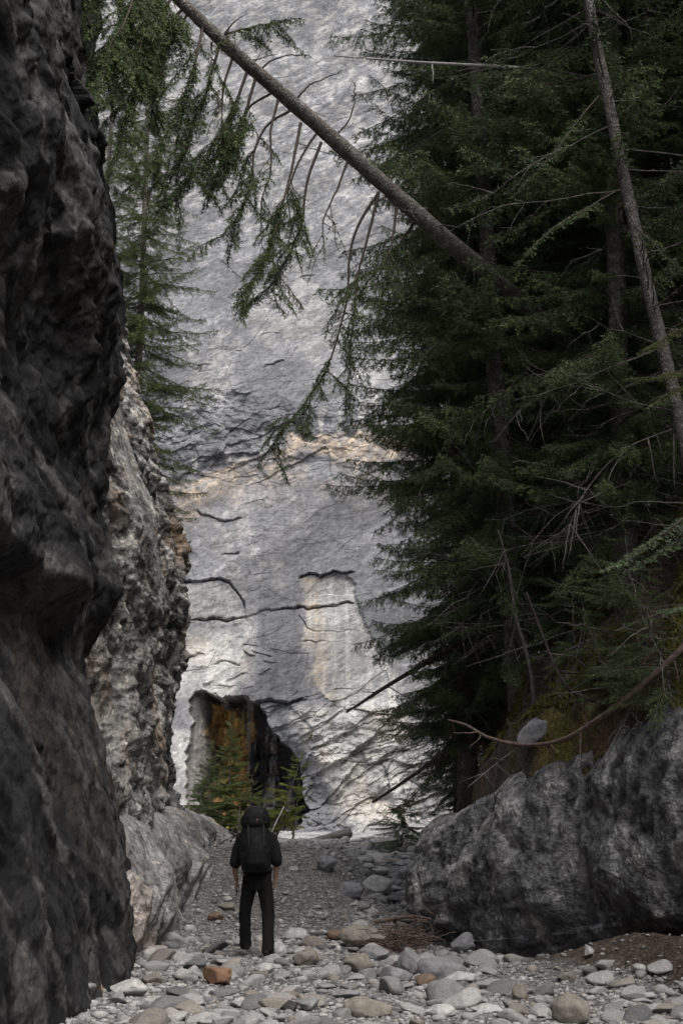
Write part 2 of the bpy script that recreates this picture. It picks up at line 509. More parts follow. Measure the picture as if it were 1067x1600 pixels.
    for k in range(12):
        v = rl.uniform(380, 890); u = rl.uniform(285, 600); L = rl.uniform(8, 34); sl_ = rl.uniform(-.1, .6)
        crack([(u - L / 2, v + sl_ * L / 2), (u, v + rl.normal() * 2), (u + L / 2, v - sl_ * L / 2)], 1.2, .18, rl.uniform(0, .13), rl.uniform(5, 12))
    for k in range(14):
        v = rl.uniform(985, 1075); u = rl.uniform(300, 440); L = rl.uniform(8, 30); sl_ = rl.uniform(-.3, .6)
        crack([(u - L / 2, v + sl_ * L / 2), (u + L / 2, v - sl_ * L / 2)], 1.2, .2, rl.uniform(.05, .2), rl.uniform(6, 12))
    # pale smooth column, set back under its roof
    cpoly = [(468, 903), (500, 900), (546, 897), (553, 920), (562, 945), (590, 1010), (618, 1080), (648, 1180), (640, 1225), (585, 1150), (545, 1110), (505, 1092), (484, 1062), (480, 1000), (470, 955)]
    csd = sdpoly(U + .9 * jig(1) + 8 * f2 + 5 * f3, V + .6 * jig(3) + 6 * f2, cpoly)
    colm = sstep(-3, 4, csd)
    d = d - .16 * colm * sstep(1060, 960, V) * sstep(470, 530, U)
    # cave
    cave = [(303, 1100), (308, 1083), (335, 1080), (352, 1076), (364, 1084), (385, 1094), (403, 1100), (412, 1122), (432, 1150), (455, 1172), (474, 1192),
            (478, 1240), (462, 1320), (288, 1330), (292, 1250), (301, 1180), (304, 1130)]
    fj, _ = facets(X * 1.1, Z * 1.1, 62)
    sd = sdpoly(U + jig(9, 9) + 12 * fj + 2 * f3, V + jig(11, 9) + 14 * fj + 6 * f3, cave)
    d = d - (2.6 * sstep(-.5, 1.6, sd) + 1.0 * sstep(8, 60, sd)) * (.15 + .85 * sstep(304, 335, U))
    flute = fbm(X * 1.6, Z * .16, 3, 6, gain=.62, seed=60)
    d = d + (.45 * flute + .5 * f2 + .25 * f3) * sstep(8, 30, sd)
    # buttress right of the cave, dipping beds
    but = sstep(0, 1, sstep(400, 470, U - .55 * (V - 1100)) * sstep(1085, 1130, V) * sstep(690, 600, U))
    bed = (g2 * -1.0 + .25 * fbm(X * .5, Z * .5, 9, 3, seed=61)) * 1.1
    saw = bed - np.floor(bed)
    d = d + but * (.55 + .14 * saw)
    d = d + 1.6 * sstep(1240, 1330, V)
    # ---- stains
    dark = np.array((.175, .177, .189)); pale = np.array((.41, .40, .383)); cream = np.array((.44, .36, .275))
    pm = sstep(-.15, .75, fbm(wx * .16 + 3, wz * .10, 2, 5, gain=.6, seed=70)) * .55
    pm = pm + .55 * sstep(.15, .9, grain - .4) * .5
    pm = np.maximum(pm, sstep(640, 250, V) * (.30 + .45 * sstep(-.3, .6, fbm(g1 * 1.2, g2 * 2.6, 1, 6, gain=.65, seed=71))))
    zone = np.where(t > -6, np.exp(-np.maximum(t, 0) / 45.0), 0) * sstep(-6, 4, t)
    zone = zone * sstep(-.5, .45, fbm(wx * .5, wz * .5, 12, 5, gain=.6, seed=73))
    streak = sstep(.0, .5, fbm(X * 2.2, Z * .12, 8, 4, seed=72))
    drips = sstep(0.05, .5, fbm(X * 2.6, Z * .25, 8, 4, seed=75)) * sstep(-60, -10, t) * sstep(6, -4, t)
    pm = np.maximum(pm, .8 * drips)
    lower = sstep(955, 1010, V) * sstep(420, 360, U + .1 * (V - 1000)) + but
    lower = np.clip(lower, 0, 1) * sstep(-.9, .1, fbm(wx * .4, wz * .4, 15, 4, seed=74))
    pm = np.maximum(pm, .95 * lower)
    rightp = sstep(560, 590, U - .12 * (V - 1000)) * sstep(990, 1060, V)
    pm = np.maximum(pm, rightp * (.35 + .6 * streak))
    dk = sstep(392, 415, Uj) * sstep(482 + 0.0, 466, Uj) * sstep(905, 940, Vj) * sstep(1104, 1092, Vj)
    pm = pm * (1 - .8 * dk)
    pm = np.maximum(pm, colm * (.62 + .45 * streak))
    slab = sstep(0, 6, sdpoly(Uj, Vj, [(270, 912), (345, 907), (366, 922), (384, 962), (345, 969), (270, 975)]))
    pm = np.maximum(pm, .55 * slab)
    hf = fbm(g1 * 1.3, g2 * 2.4, 55, 6, gain=.68, seed=78)
    hv = fbm(X * 2.0, Z * .55, 58, 6, gain=.68, seed=79)
    pn = np.clip(pm, 0, 1.1) + .30 * hf + .16 * hv - .04
    pm = .40 * np.clip(pm, 0, 1) + .34 * sstep(.36, .50, pn) + .26 * sstep(.66, .80, pn)
    pm = np.clip(pm, 0, 1)[..., None]
    C = dark * (1 - pm) + pale * pm
    hc = sstep(-.25, .35, hf + .5 * hv)
    cm = np.clip(zone * (.35 + .9 * hc) + colm * np.exp(-((Uj - 484 - .10 * (V - 900)) / 15) ** 2) * (.25 + .55 * hc) + .35 * zone + .35 * lower * sstep(.1, .6, fbm(wx * .6, wz * .6, 20, 4, seed=76)), 0, 1)[..., None]
    cmix = cream * (.85 + .3 * sstep(-.4, .5, fbm(X, Z, 3, 4, seed=77)))[..., None]
    C = C * (1 - cm * .85) + cmix * cm * .85
    band = fbm(g1 * .10, g2 * .34, 66, 5, gain=.6, seed=85)
    C = C * (.80 + .36 * sstep(-.3, .35, band))[..., None]
    C = C * (1 - .35 * (dk * (.6 + .4 * streak)))[..., None]
    # cave lining: rust, black and grey streaks
    ci = sstep(-.5, 1.0, sd)[..., None]
    st1 = fbm(X * 1.3, Z * .16, 30, 7, gain=.65, seed=80)
    rust = np.array((.50, .31, .12)); blk = np.array((.035, .033, .034)); gry = np.array((.24, .23, .22)); ochre = np.array((.36, .30, .12))
    rm = sstep(318, 326, Uj) * sstep(396, 388, Uj) * sstep(8, 22, sd)
    rm = rm * sstep(-.25, .25, st1 + .35 * np.exp(-((U - 365) / 30) ** 2))
    lin = blk + (gry - blk) * sstep(.0, .5, fbm(X * 1.8, Z * .16, 34, 7, gain=.65, seed=81))[..., None] * 1.0
    lf = (sstep(326, 312, Uj) * .85)[..., None]; lin = lin * (1 - lf) + (gry * (.55 + .5 * streak[..., None])) * lf
    ru = rust * (.45 + .75 * sstep(-.4, .4, fbm(X * 2, Z * .7, 3, 6, gain=.65, seed=82)))[..., None]
    oc = sstep(.1, .5, fbm(X * 1.2, Z * .5, 37, 3, seed=83))[..., None]
    ru = ru * (1 - oc) + ochre * oc
    lin = lin * (1 - rm[..., None]) + ru * rm[..., None]
    C = C * (1 - ci) + lin * ci
    soot = (np.exp(-(sd / 13) ** 2) * sstep(-3, 3, sd) * sstep(.0, .3, fbm(X, Z, 44, 3, seed=84) + .3))[..., None]
    C = C * (1 - .0 * soot)
    P = np.stack((X, Yb - d, Z), -1)
    mat = rock_mat("limestone_wall", sc=.85, bump=.045, rough=.9, k=.48, stretch=(.7, 1, 1.35), rot=(0, R(32), 0), cracks=.45)
    o = link_mesh("cliff", P, grid_quads(len(xs), len(zs), True), mat=mat, cols=C.reshape(-1, 3), smooth=False)
    tag(o, "tall pale grey limestone cliff with a rust stained cave at its foot", kind="structure")


def wall_sheet(name, base, nrm, off, z, C, mat, flip=False, shift=0.0):
    """base (nu,2) plan path, nrm (nu,2), off (nu,nv) and z (nu,nv)"""
    P = np.empty(off.shape + (3,))
    P[..., 0] = base[:, None, 0] + nrm[:, None, 0] * off + shift
    P[..., 1] = base[:, None, 1] + nrm[:, None, 1] * off
    P[..., 2] = z
    return link_mesh(name, P, grid_quads(off.shape[0], off.shape[1], flip), mat=mat, cols=C.reshape(-1, 3))


def path_with_corner(x0, ya, yb, r, back, n1, n2, coarse=None):
    """runs along x = x0 from ya to yb, turns a corner of radius r and goes off to -x"""
    s1 = np.linspace(ya, yb, n1)
    if coarse is not None:
        s1 = np.concatenate((coarse, s1))
    B = [np.stack((np.full_like(s1, x0), s1), 1)]; N = [np.tile((1.0, 0.0), (len(s1), 1))]
    a = np.linspace(0, PI / 2, 26)[1:]
    B.append(np.stack((x0 - r + r * np.cos(a), yb + r * np.sin(a)), 1)); N.append(np.stack((np.cos(a), np.sin(a)), 1))
    xb = np.linspace(0, back, n2)[1:]
    B.append(np.stack((x0 - r - xb, np.full(len(xb), yb + r)), 1)); N.append(np.tile((0.0, 1.0), (len(xb), 1)))
    B, N = np.vstack(B), np.vstack(N)
    s = np.concatenate(([0], np.cumsum(np.linalg.norm(np.diff(B, axis=0), axis=1)))) + B[0, 1]
    return B, N, s


def build_left_cliff():
    x0 = -2.6
    B, N, s = path_with_corner(x0, 9.2, 16.1, .45, 9, 300, 40, np.linspace(-14, 9.1, 60))
    zs = np.concatenate((np.linspace(-.6, 15.5, 640), np.linspace(15.7, 26, 28)))
    S, Z = np.meshgrid(s, zs, indexing='ij')
    tab = [(222, 1500), (217, 1420), (203, 1310), (188, 1230), (168, 1130), (147, 1050), (160, 985), (172, 930), (158, 870), (152, 800), (170, 725),
           (196, 650), (214, 590), (206, 520), (198, 440), (186, 370), (160, 270), (154, 200), (165, 120), (185, 40), (190, 0), (200, -60)]
    pts = np.array([at(u, v, 16.3) for u, v in tab])
    order = np.argsort(pts[:, 2])
    prof = np.interp(Z, pts[order, 2], pts[order, 0] - x0)
    # the corner keeps the profile; towards the viewer the wall swells a little
    off = np.zeros_like(prof); prof = prof - .03 * np.clip(Z - 15, 0, 40)
    k = sstep(15.5, 12.5, S)
    roof = 3.5 + .05 * (16 - S)
    off = off + k * (.5 * sstep(0, .35, Z - roof) * sstep(7, 0, Z - roof - 1) - .05)
    off = off + .18 * sstep(12.9, 11.2, S - .5 * (1.8 - Z)) * sstep(3.2, 2.4, Z)
    g1, g2 = S * .86 - Z * .5, S * .5 + Z * .86
    g1 = g1 + .25 * fbm(S * .8, Z * .8, 0, 3, seed=100); g2 = g2 + .25 * fbm(S * .8, Z * .8, 4, 3, seed=101)
    up = sstep(3.6, 4.6, Z)
    a1 = fbm(g1 * .22, g2 * 1.1, 0, 7, gain=.6, seed=102, ridged=True)
    a2 = fbm(S * .55 + .12 * Z, Z * .6, 2, 7, gain=.6, seed=103, ridged=True)
    f1, e1 = facets(S * .36 + .12 * Z + .08 * a2, Z * .24 + .08 * a2, 104); f2, e2 = facets(S * .75 - .2 * Z, Z * .62 + .2 * S, 105); f3, e3 = facets(S * 1.9 + .3 * a2, Z * 2.4 + .8 * S, 106); f4, e4 = facets(S * 4.2 - 1.5 * Z, Z * 5.2 + 1.2 * S, 109)
    off = off - .08 + (1 - up) * (.03 * a1 + .15 * f1 + .10 * f2 + .055 * f3 + .032 * f4) + up * (.03 * a2 + .32 * f1 + .18 * f2 + .10 * f3 + .05 * f4) + .02 * fbm(S * 4, Z * 4, 0, 4, seed=107)
    low = sstep(1.3, .2, Z)
    off = off - .15 * low * sstep(.0, .5, fbm(S * .5, Z * .3, 3, 2, seed=108)) * .6
    # stains: blackened face, bare grey and brown patches
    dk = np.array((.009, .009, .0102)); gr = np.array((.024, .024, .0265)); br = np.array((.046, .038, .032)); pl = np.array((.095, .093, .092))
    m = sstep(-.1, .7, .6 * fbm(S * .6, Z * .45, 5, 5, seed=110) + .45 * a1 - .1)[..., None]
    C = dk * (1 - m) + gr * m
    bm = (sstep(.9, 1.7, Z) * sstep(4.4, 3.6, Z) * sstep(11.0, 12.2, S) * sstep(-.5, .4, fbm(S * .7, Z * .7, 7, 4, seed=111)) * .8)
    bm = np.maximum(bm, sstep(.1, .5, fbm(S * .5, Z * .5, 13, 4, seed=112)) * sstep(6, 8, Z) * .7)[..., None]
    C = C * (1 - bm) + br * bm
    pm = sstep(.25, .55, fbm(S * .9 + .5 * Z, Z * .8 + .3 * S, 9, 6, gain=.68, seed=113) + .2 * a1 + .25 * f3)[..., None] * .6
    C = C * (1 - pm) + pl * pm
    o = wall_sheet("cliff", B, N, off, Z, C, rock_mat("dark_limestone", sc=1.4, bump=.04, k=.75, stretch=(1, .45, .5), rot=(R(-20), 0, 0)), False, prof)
    tag(o, "dark overhanging rock wall rising beside the hiker", kind="structure")


def build_mid_cliff():
    x0 = -3.4
    B, N, s = path_with_corner(x0, 15.2, 27.6, .6, 14, 330, 40)
    zs = np.concatenate((np.linspace(.2, 13.2, 430), np.linspace(13.4, 15.5, 8)))
    S, Z = np.meshgrid(s, zs, indexing='ij')
    tab = [(296, 1262), (293, 1240), (288, 1180), (291, 1120), (298, 1070), (305, 1025), (301, 960), (300, 925), (290, 855), (283, 800), (262, 740), (248, 690),
           (236, 630), (222, 570), (212, 530), (190, 480), (150, 440), (60, 400), (-60, 370)]
    pts = np.array([at(u, v, 28.0) for u, v in tab]); order = np.argsort(pts[:, 2])
    prof = np.interp(Z, pts[order, 2], pts[order, 0] - x0) - .1
    off = np.zeros_like(prof)
    off = off + .16 * (27.6 - np.minimum(S, 27.6)) * sstep(4.5, 2.4, Z) * .25
    # a rib that stands out in the upper part and a hollow over the shelf
    off = off + .35 * np.exp(-((S - 20.5 - .3 * (Z - 6)) / 1.2) ** 2) * sstep(3.5, 6, Z)
    off = off - .3 * np.exp(-((Z - 3.3) / .5) ** 2) * np.exp(-((S - 18.5) / 1.2) ** 2)
    wS = S + .3 * fbm(S * .7, Z * .7, 0, 3, seed=120); wZ = Z + .3 * fbm(S * .7, Z * .7, 5, 3, seed=121)
    a1 = fbm(wS * .6, wZ * .55, 0, 7, gain=.62, seed=122, ridged=True)
    f1, e1 = facets(wS * .32, wZ * .40, 123); f2, e2 = facets(wS * .8 - .3 * wZ, wZ * 1.1, 124); f3, e3 = facets(wS * 1.9, wZ * 2.6 + .6 * wS, 128); f4, e4 = facets(wS * 3.6 + wZ, wZ * 5.5, 129)
    d1, d2, r, _, _ = cells(wS * 1.8, wZ * 2.8, 125)
    pit = sstep(.45, .1, d1) * sstep(-.2, .4, fbm(S * .5, Z * .5, 3, 3, seed=126))
    off = off - .25 + .05 * a1 + .40 * f1 + .22 * f2 + .12 * f3 + .07 * f4 - .07 * pit + .05 * fbm(S * 3, Z * 5, 2, 5, gain=.65, seed=127)
    tu = np.array([p[0] for p in tab], float); tv = np.array([p[1] for p in tab], float); oo = np.argsort(tv)
    for _ in range(2):
        PX = x0 + prof + off; U, V, F = project(np.stack((PX, S, Z), -1))
        lim = np.interp(V, tv[oo], tu[oo]) - 9.5 * np.clip(27.6 - S, 0, 20) + 26 * (.1 * a1 + .5 * f2 + .4 * f1)
        sh = np.clip(U - lim, 0, 1e9) * F / FPX
        last = int(np.searchsorted(s, 27.55)); sh[last:] = sh[last]
        prof = prof - sh
    dk = np.array((.10, .10, .105)); gr = np.array((.34, .33, .32)); br = np.array((.40, .29, .20)); pl = np.array((.55, .52, .48))
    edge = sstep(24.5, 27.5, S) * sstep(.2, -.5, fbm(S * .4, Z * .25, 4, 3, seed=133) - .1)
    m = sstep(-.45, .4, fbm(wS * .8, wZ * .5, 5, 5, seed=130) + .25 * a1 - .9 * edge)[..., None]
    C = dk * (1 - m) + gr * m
    bm = (sstep(.05, .55, fbm(wS * .9, wZ * .35, 9, 4, seed=131)) * .75)[..., None]
    C = C * (1 - bm) + br * bm
    pm = (sstep(.05, .6, fbm(wS * 1.6, wZ * 1.8, 9, 6, gain=.72, seed=132) + .5 * f3) * .8)[..., None]
    C = C * (1 - pm) + pl * pm
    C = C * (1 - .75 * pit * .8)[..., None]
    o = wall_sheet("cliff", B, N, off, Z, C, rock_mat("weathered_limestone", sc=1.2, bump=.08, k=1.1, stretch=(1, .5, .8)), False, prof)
    tag(o, "grey brown pitted rock buttress behind the dark wall", kind="structure")
    # its top runs back under the trees
    xs = np.linspace(-18, -4.75, 70); ys = np.linspace(15, 33, 60)
    X, Y = np.meshgrid(xs, ys, indexing='ij')
    zt = 7.6 + 1.15 * (-4.6 - X) + .35 * fbm(X * .5, Y * .5, 0, 4, seed=135)
    zt = np.where(X > -5.1, zt - 40 * (X + 5.1) ** 2, zt)
    o = link_mesh("terrain", np.stack((X, Y, zt), -1), grid_quads(70, 60), mat=simple_mat("forest_soil", (.06, .05, .035), bump=.05, scale=3))
    tag(o, "soil on top of the rock buttress", kind="structure")


def build_shelf():
    ctrl = [(-2.75, 15.6), (-2.6, 17.0), (-2.5, 18.6), (-2.55, 20.2), (-2.45, 22.0), (-2.6, 25), (-2.75, 29), (-2.7, 32), (-3.2, 34.2), (-4.4, 35.4), (-7, 36)]
    c = np.array(ctrl); t = np.concatenate(([0], np.cumsum(np.linalg.norm(np.diff(c, axis=0), axis=1))))
    s = np.linspace(0, t[-1], 420); B = np.stack((np.interp(s, t, c[:, 0]), np.interp(s, t, c[:, 1])), 1)
    k = np.ones(31) / 31; Bp = np.pad(B, ((15, 15), (0, 0)), 'edge'); B = np.stack([np.convolve(Bp[:, i], k, 'valid') for i in (0, 1)], 1)
    tg = np.gradient(B, axis=0); tg /= np.linalg.norm(tg, axis=1)[:, None]
    N = np.stack((tg[:, 1], -tg[:, 0]), 1)
    v = np.linspace(0, 1, 170)
    S, T = np.meshgrid(s, v, indexing='ij')
    zf = np.interp(B[:, 1], [15, 18, 21, 24, 28, 33, 36], [1.0, .92, 1.0, 1.25, 1.5, 1.5, 1.4])[:, None]
    z0 = hg(B[:, 0], B[:, 1])[:, None] - .35
    z1 = np.interp(B[:, 1], [15, 18, 24, 28, 33, 36], [1.75, 1.75, 1.85, 1.95, 1.8, 1.5])[:, None]
    z2 = np.interp(B[:, 1], [15, 20, 28, 33, 36], [2.5, 2.5, 2.45, 1.7, 1.6])[:, None]
    o_ = np.select([T < .35, T < .6, T <= 1], [-.12 * (1 - T / .35) + .0, -(T - .35) / .25 * .85, -.85 - (T - .6) / .4 * 2.6])
    z = np.select([T < .35, T < .6, T <= 1], [z0 + (zf - z0) * (T / .35), zf + (z1 - zf) * np.sin(np.clip((T - .35) / .25, 0, 1) * PI / 2), z1 + (z2 - z1) * ((T - .6) / .4) ** 1.2])
    # round the lip
    kk = np.exp(-((T - .36) / .07) ** 2); o_ = o_ - .10 * kk; z = z - .03 * kk
    X = B[:, None, 0] + N[:, None, 0] * o_; Y = B[:, None, 1] + N[:, None, 1] * o_
    g1, g2 = S * .75 + T * 2.2, -S * .6 + T * 3.0
    n = .06 * fbm(g1 * .5, g2 * 1.6, 0, 7, gain=.6, seed=140, ridged=True)
    f1, e1 = facets(g1 * .6, g2 * 1.1, 141); f2, e2 = facets(g1 * 1.5, g2 * 2.9, 142)
    face = sstep(.5, .3, T)
    n = n + (f1 * .14 + f2 * .09) * (.35 + face) + .22 * np.sin(S * 1.9 + .7) * face * .5
    X = X + N[:, None, 0] * n * (.35 + .65 * face); Y = Y + N[:, None, 1] * n * .7; z = z + n * (1 - .7 * face) * .8
    gr = np.array((.33, .32, .315)); dk = np.array((.12, .115, .12)); br = np.array((.30, .25, .21)); pl = np.array((.46, .45, .45))
    m = sstep(-.5, .3, fbm(g1, g2 * 1.4, 3, 5, seed=143) + .1)[..., None]
    C = dk * (1 - m) + gr * m
    bm = (sstep(0, .5, fbm(S * .6, T * 3, 8, 4, seed=144)) * .6)[..., None]; C = C * (1 - bm) + br * bm
    pm = (sstep(.35, .6, T) * sstep(-.4, .4, fbm(S * .7, T * 5, 11, 4, seed=145)) * .65)[..., None]; C = C * (1 - pm) + pl * pm
    o = link_mesh("rock_ledge", np.stack((X, Y, z), -1), grid_quads(*S.shape, True), mat=rock_mat("ledge_limestone", sc=1.3, bump=.05, k=.9), cols=C.reshape(-1, 3))
    tag(o, "smooth sloping grey rock shelf at the foot of the cliff", kind="structure")


def build_outcrop():
    """the great rock that bulges over the creek bed, undercut along its foot"""
    ctrl = [(2.4, 24.0), (1.75, 22.0), (1.28, 20.3), (1.18, 19.2), (1.42, 18.3), (1.95, 17.3), (2.7, 16.1), (3.4, 15.0), (4.0, 14.0), (4.7, 12.9), (5.3, 11.5), (5.6, 9.5), (5.7, 6)]
    c = np.array(ctrl); t = np.concatenate(([0], np.cumsum(np.linalg.norm(np.diff(c, axis=0), axis=1))))
    s = np.linspace(0, t[-1], 620); B = np.stack((np.interp(s, t, c[:, 0]), np.interp(s, t, c[:, 1])), 1)
    k = np.hanning(35); k /= k.sum(); Bp = np.pad(B, ((17, 17), (0, 0)), 'edge'); B = np.stack([np.convolve(Bp[:, i], k, 'valid') for i in (0, 1)], 1)
    tg = np.gradient(B, axis=0); tg /= np.linalg.norm(tg, axis=1)[:, None]
    N = np.stack((-tg[:, 1], tg[:, 0]), 1) * -1.0
    N = np.where((N[:, :1] < 0) | (N[:, 1:] < 0), N, -N)
    v = np.linspace(0, 1, 300); S, T = np.meshgrid(s, v, indexing='ij')
    H = np.interp(B[:, 1], [6, 11, 12.9, 14, 15, 16.1, 17.3, 19, 20.3, 22, 24], [4.6, 4.5, 4.3, 3.8, 3.15, 2.68, 2.34, 1.76, 1.78, 1.85, 1.85])[:, None]
    zb = np.interp(B[:, 1], [6, 11, 13, 14.5, 16, 17, 18, 19, 24], [.35, .35, .32, .25, .05, -.1, -.2, -.25, 0.2])[:, None]
    und = np.interp(B[:, 1], [6, 13, 15, 17, 18, 19, 24], [1.3, 1.3, 1.1, .55, .3, .2, .1])[:, None]
    o_ = np.interp(T, [0, .07, .14, .24, .40, .55, .68, .76, .82, .88, 1.0], [-1.0, -.8, -.36, -.08, .06, .02, -.1, -.25, -.50, -.95, -2.6])
    o_ = np.where(T < .24, o_ * (und / 1.0), o_)
    zz = np.interp(T, [0, .07, .14, .24, .40, .55, .68, .76, .82, .88, 1.0], [-.04, 0, .03, .14, .36, .58, .78, .90, .97, 1.02, 1.12])
    z = zb + (H - zb) * zz
    z = np.where(T < .05, z - .5 * (1 - T / .05), z)
    wS = S + .25 * fbm(S * .9, T * 3, 0, 3, seed=150); wT = T * 3.2 + .25 * fbm(S * .9, T * 3, 5, 3, seed=151)
    a1 = fbm(wS * .7 - .5 * wT, wT * .7, 0, 7, gain=.62, seed=152, ridged=True)
    f1, e1 = facets(wS * .5, wT * .5, 153); f2, e2 = facets(wS * 1.2 + .5 * wT, wT * 1.2, 154); f3, e3 = facets(wS * 3.0 - wT, wT * 3.2, 158)
    d1, d2, r, _, _ = cells(wS * 4.2, wT * 4.4, 155)
    pit = sstep(.5, .12, d1) * sstep(-.15, .35, fbm(S * .45, T * 2, 3, 3, seed=156)) * sstep(.2, .35, T)
    amp = sstep(.02, .2, T)
    n = (.04 * a1 + .17 * f1 + .17 * f2 + .07 * f3 - .03 * pit + .025 * fbm(S * 4, T * 12, 2, 5, gain=.6, seed=157)) * amp
    X = B[:, None, 0] + N[:, None, 0] * (o_ + n); Y = B[:, None, 1] + N[:, None, 1] * (o_ + n)
    z = z + sstep(.7, .9, T) * n * .45
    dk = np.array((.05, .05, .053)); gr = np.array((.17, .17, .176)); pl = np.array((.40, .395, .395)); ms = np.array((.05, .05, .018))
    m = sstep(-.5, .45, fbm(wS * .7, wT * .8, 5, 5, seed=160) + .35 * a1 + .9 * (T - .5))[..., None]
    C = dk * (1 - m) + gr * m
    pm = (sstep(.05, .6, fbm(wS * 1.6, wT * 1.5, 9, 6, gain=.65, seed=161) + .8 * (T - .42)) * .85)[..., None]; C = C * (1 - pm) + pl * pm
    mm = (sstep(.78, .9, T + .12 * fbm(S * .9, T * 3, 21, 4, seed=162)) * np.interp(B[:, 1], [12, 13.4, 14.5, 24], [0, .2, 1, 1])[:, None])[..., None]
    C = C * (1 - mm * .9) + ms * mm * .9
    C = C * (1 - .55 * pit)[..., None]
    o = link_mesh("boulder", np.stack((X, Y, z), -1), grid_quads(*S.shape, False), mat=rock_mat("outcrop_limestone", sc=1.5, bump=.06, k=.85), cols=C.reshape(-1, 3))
    tag(o, "huge grey rock overhanging the creek bed with a dark hollow under it", "boulder")


def hill_h(x, y):
    x = np.asarray(x, float); y = np.asarray(y, float)
    e = x - hill_edge(y)
    top = np.interp(y, [6, 11, 13, 15, 17.3, 19, 22, 25, 28, 60], [3.9, 3.6, 3.2, 2.95, 2.6, 2.15, 1.75, .9, .9, 1.3])
    z = top + 1.1 * sstep(0, 1.3, e) + 1.25 * np.clip(e - .9, 0, 60) + .05 * np.clip(e - 8, 0, 60) ** 1.3
    z = z + .28 * fbm(x * .5, y * .5, 3, 4, seed=170) * sstep(.3, 1.5, e) + .12 * fbm(x * 1.6, y * 1.6, 3, 4, seed=171)
    return z


def build_hillside():
    ys = np.concatenate((np.linspace(-25, 9.6, 30), np.linspace(9.8, 30, 260), np.linspace(30.2, 60, 90)))
    es = np.concatenate((np.linspace(0, 6, 160), np.linspace(6.1, 30, 60)))
    Yg, E = np.meshgrid(ys, es, indexing='ij')
    X = hill_edge(Yg) + E + .3
    Z = hill_h(X, Yg)
    hf, _ = facets(X * .9 + .3 * Z, Yg * .9, 176); hf2, _ = facets(X * 2.2, Yg * 2.2 + Z, 177)
    Z = Z + (.45 * hf + .20 * hf2 + .10 * fbm(X * 3, Yg * 3, 0, 4, seed=178, ridged=True)) * sstep(.2, .8, E)
    Z = np.where(E < .12, Z - 1.2, Z)
    moss = sstep(-.15, .35, fbm(X * .9, Yg * .9, 0, 5, seed=172))[..., None]
    lit = sstep(.0, .5, fbm(X * .6, Yg * .6, 8, 4, seed=173))[..., None]
    soil = np.array((.075, .058, .045)); mo = np.array((.135, .125, .028)); li = np.array((.14, .085, .06)); rk = np.array((.27, .27, .27))
    C = soil * (1 - moss) + mo * moss
    C = C * (1 - lit * .6) + li * lit * .6
    r = sstep(.25, .5, fbm(X * .8, Yg * .8, 15, 4, seed=174))[..., None]; C = C * (1 - r * .8) + rk * r * .8
    f, _ = facets(X * 1.3, Yg * 1.3 + Z * .6, 175)
    Z = Z + r[..., 0] * .3 * f
    m = rock_mat("mossy_soil", sc=3.0, bump=.06, spots=False, cracks=.2)
    o = link_mesh("hillside", np.stack((X, Yg, Z), -1), grid_quads(len(ys), len(es), True), mat=m, cols=C.reshape(-1, 3))
    tag(o, "steep mossy forest slope above the rock", kind="structure")


def build_rear_light_blocker():
    """unseen wall added behind the viewer to close off the light there"""
    xs = np.linspace(-6, 26, 70); zs = np.linspace(-1, 11, 40)
    X, Z = np.meshgrid(xs, zs, indexing='ij')
    f, _ = facets(X * .5, Z * .4, 180)
    Y = -13 + .6 * f + .7 * fbm(X * .2, Z * .2, 0, 4, seed=181) - .05 * Z
    C = np.tile(np.array((.2, .2, .205)), (X.size, 1))
    o = link_mesh("cliff", np.stack((X, Y, Z), -1), grid_quads(70, 40, False), mat=rock_mat("rear_blocker_limestone", sc=1.0, bump=.05), cols=C)
    tag(o, "dark rock wall added out of view behind the viewpoint to block light", kind="structure")


# ================================================================== LIGHT
def build_light():
    sv = Vector((.30, -.45, .84)).normalized()
    w = bpy.data.worlds.new("World"); scene.world = w; w.use_nodes = True
    nt = w.node_tree; bg = nt.nodes["Background"]
    sky = nt.nodes.new("ShaderNodeTexSky"); sky.sky_type = 'NISHITA'; sky.sun_disc = False
    sky.sun_elevation = math.asin(sv.z); sky.sun_rotation = math.atan2(sv.x, sv.y)
    sky.dust_density = 3.0; sky.air_density = 1.0; sky.ozone_density = 1.0
    hs = nd(nt, 'ShaderNodeHueSaturation', Saturation=0.45); nt.links.new(sky.outputs[0], hs.inputs['Color']); nt.links.new(hs.outputs[0], bg.inputs[0]); bg.inputs[1].default_value = 0.15
    ld = bpy.data.lights.new("sun", 'SUN'); ld.energy = 1.5; ld.angle = R(50); ld.color = (1, .95, .88)
    so = bpy.data.objects.new("sun", ld); COL.objects.link(so)
    so.rotation_euler = sv.to_track_quat('Z', 'Y').to_euler()
    so.location = (-12, -10, 30)
    vs = scene.view_settings
    scene.display_settings.display_device = 'sRGB'
    vs.view_transform = 'Standard'; vs.look = 'None'; vs.gamma = 1.0; vs.exposure = 0.98
    scene.cycles.max_bounces = 6; scene.cycles.diffuse_bounces = 4; scene.cycles.glossy_bounces = 2; scene.cycles.transmission_bounces = 2
    scene.cycles.use_denoising = True


# ================================================================== TREES
def norm(v):
    return v / (np.linalg.norm(v, axis=-1, keepdims=True) + 1e-12)


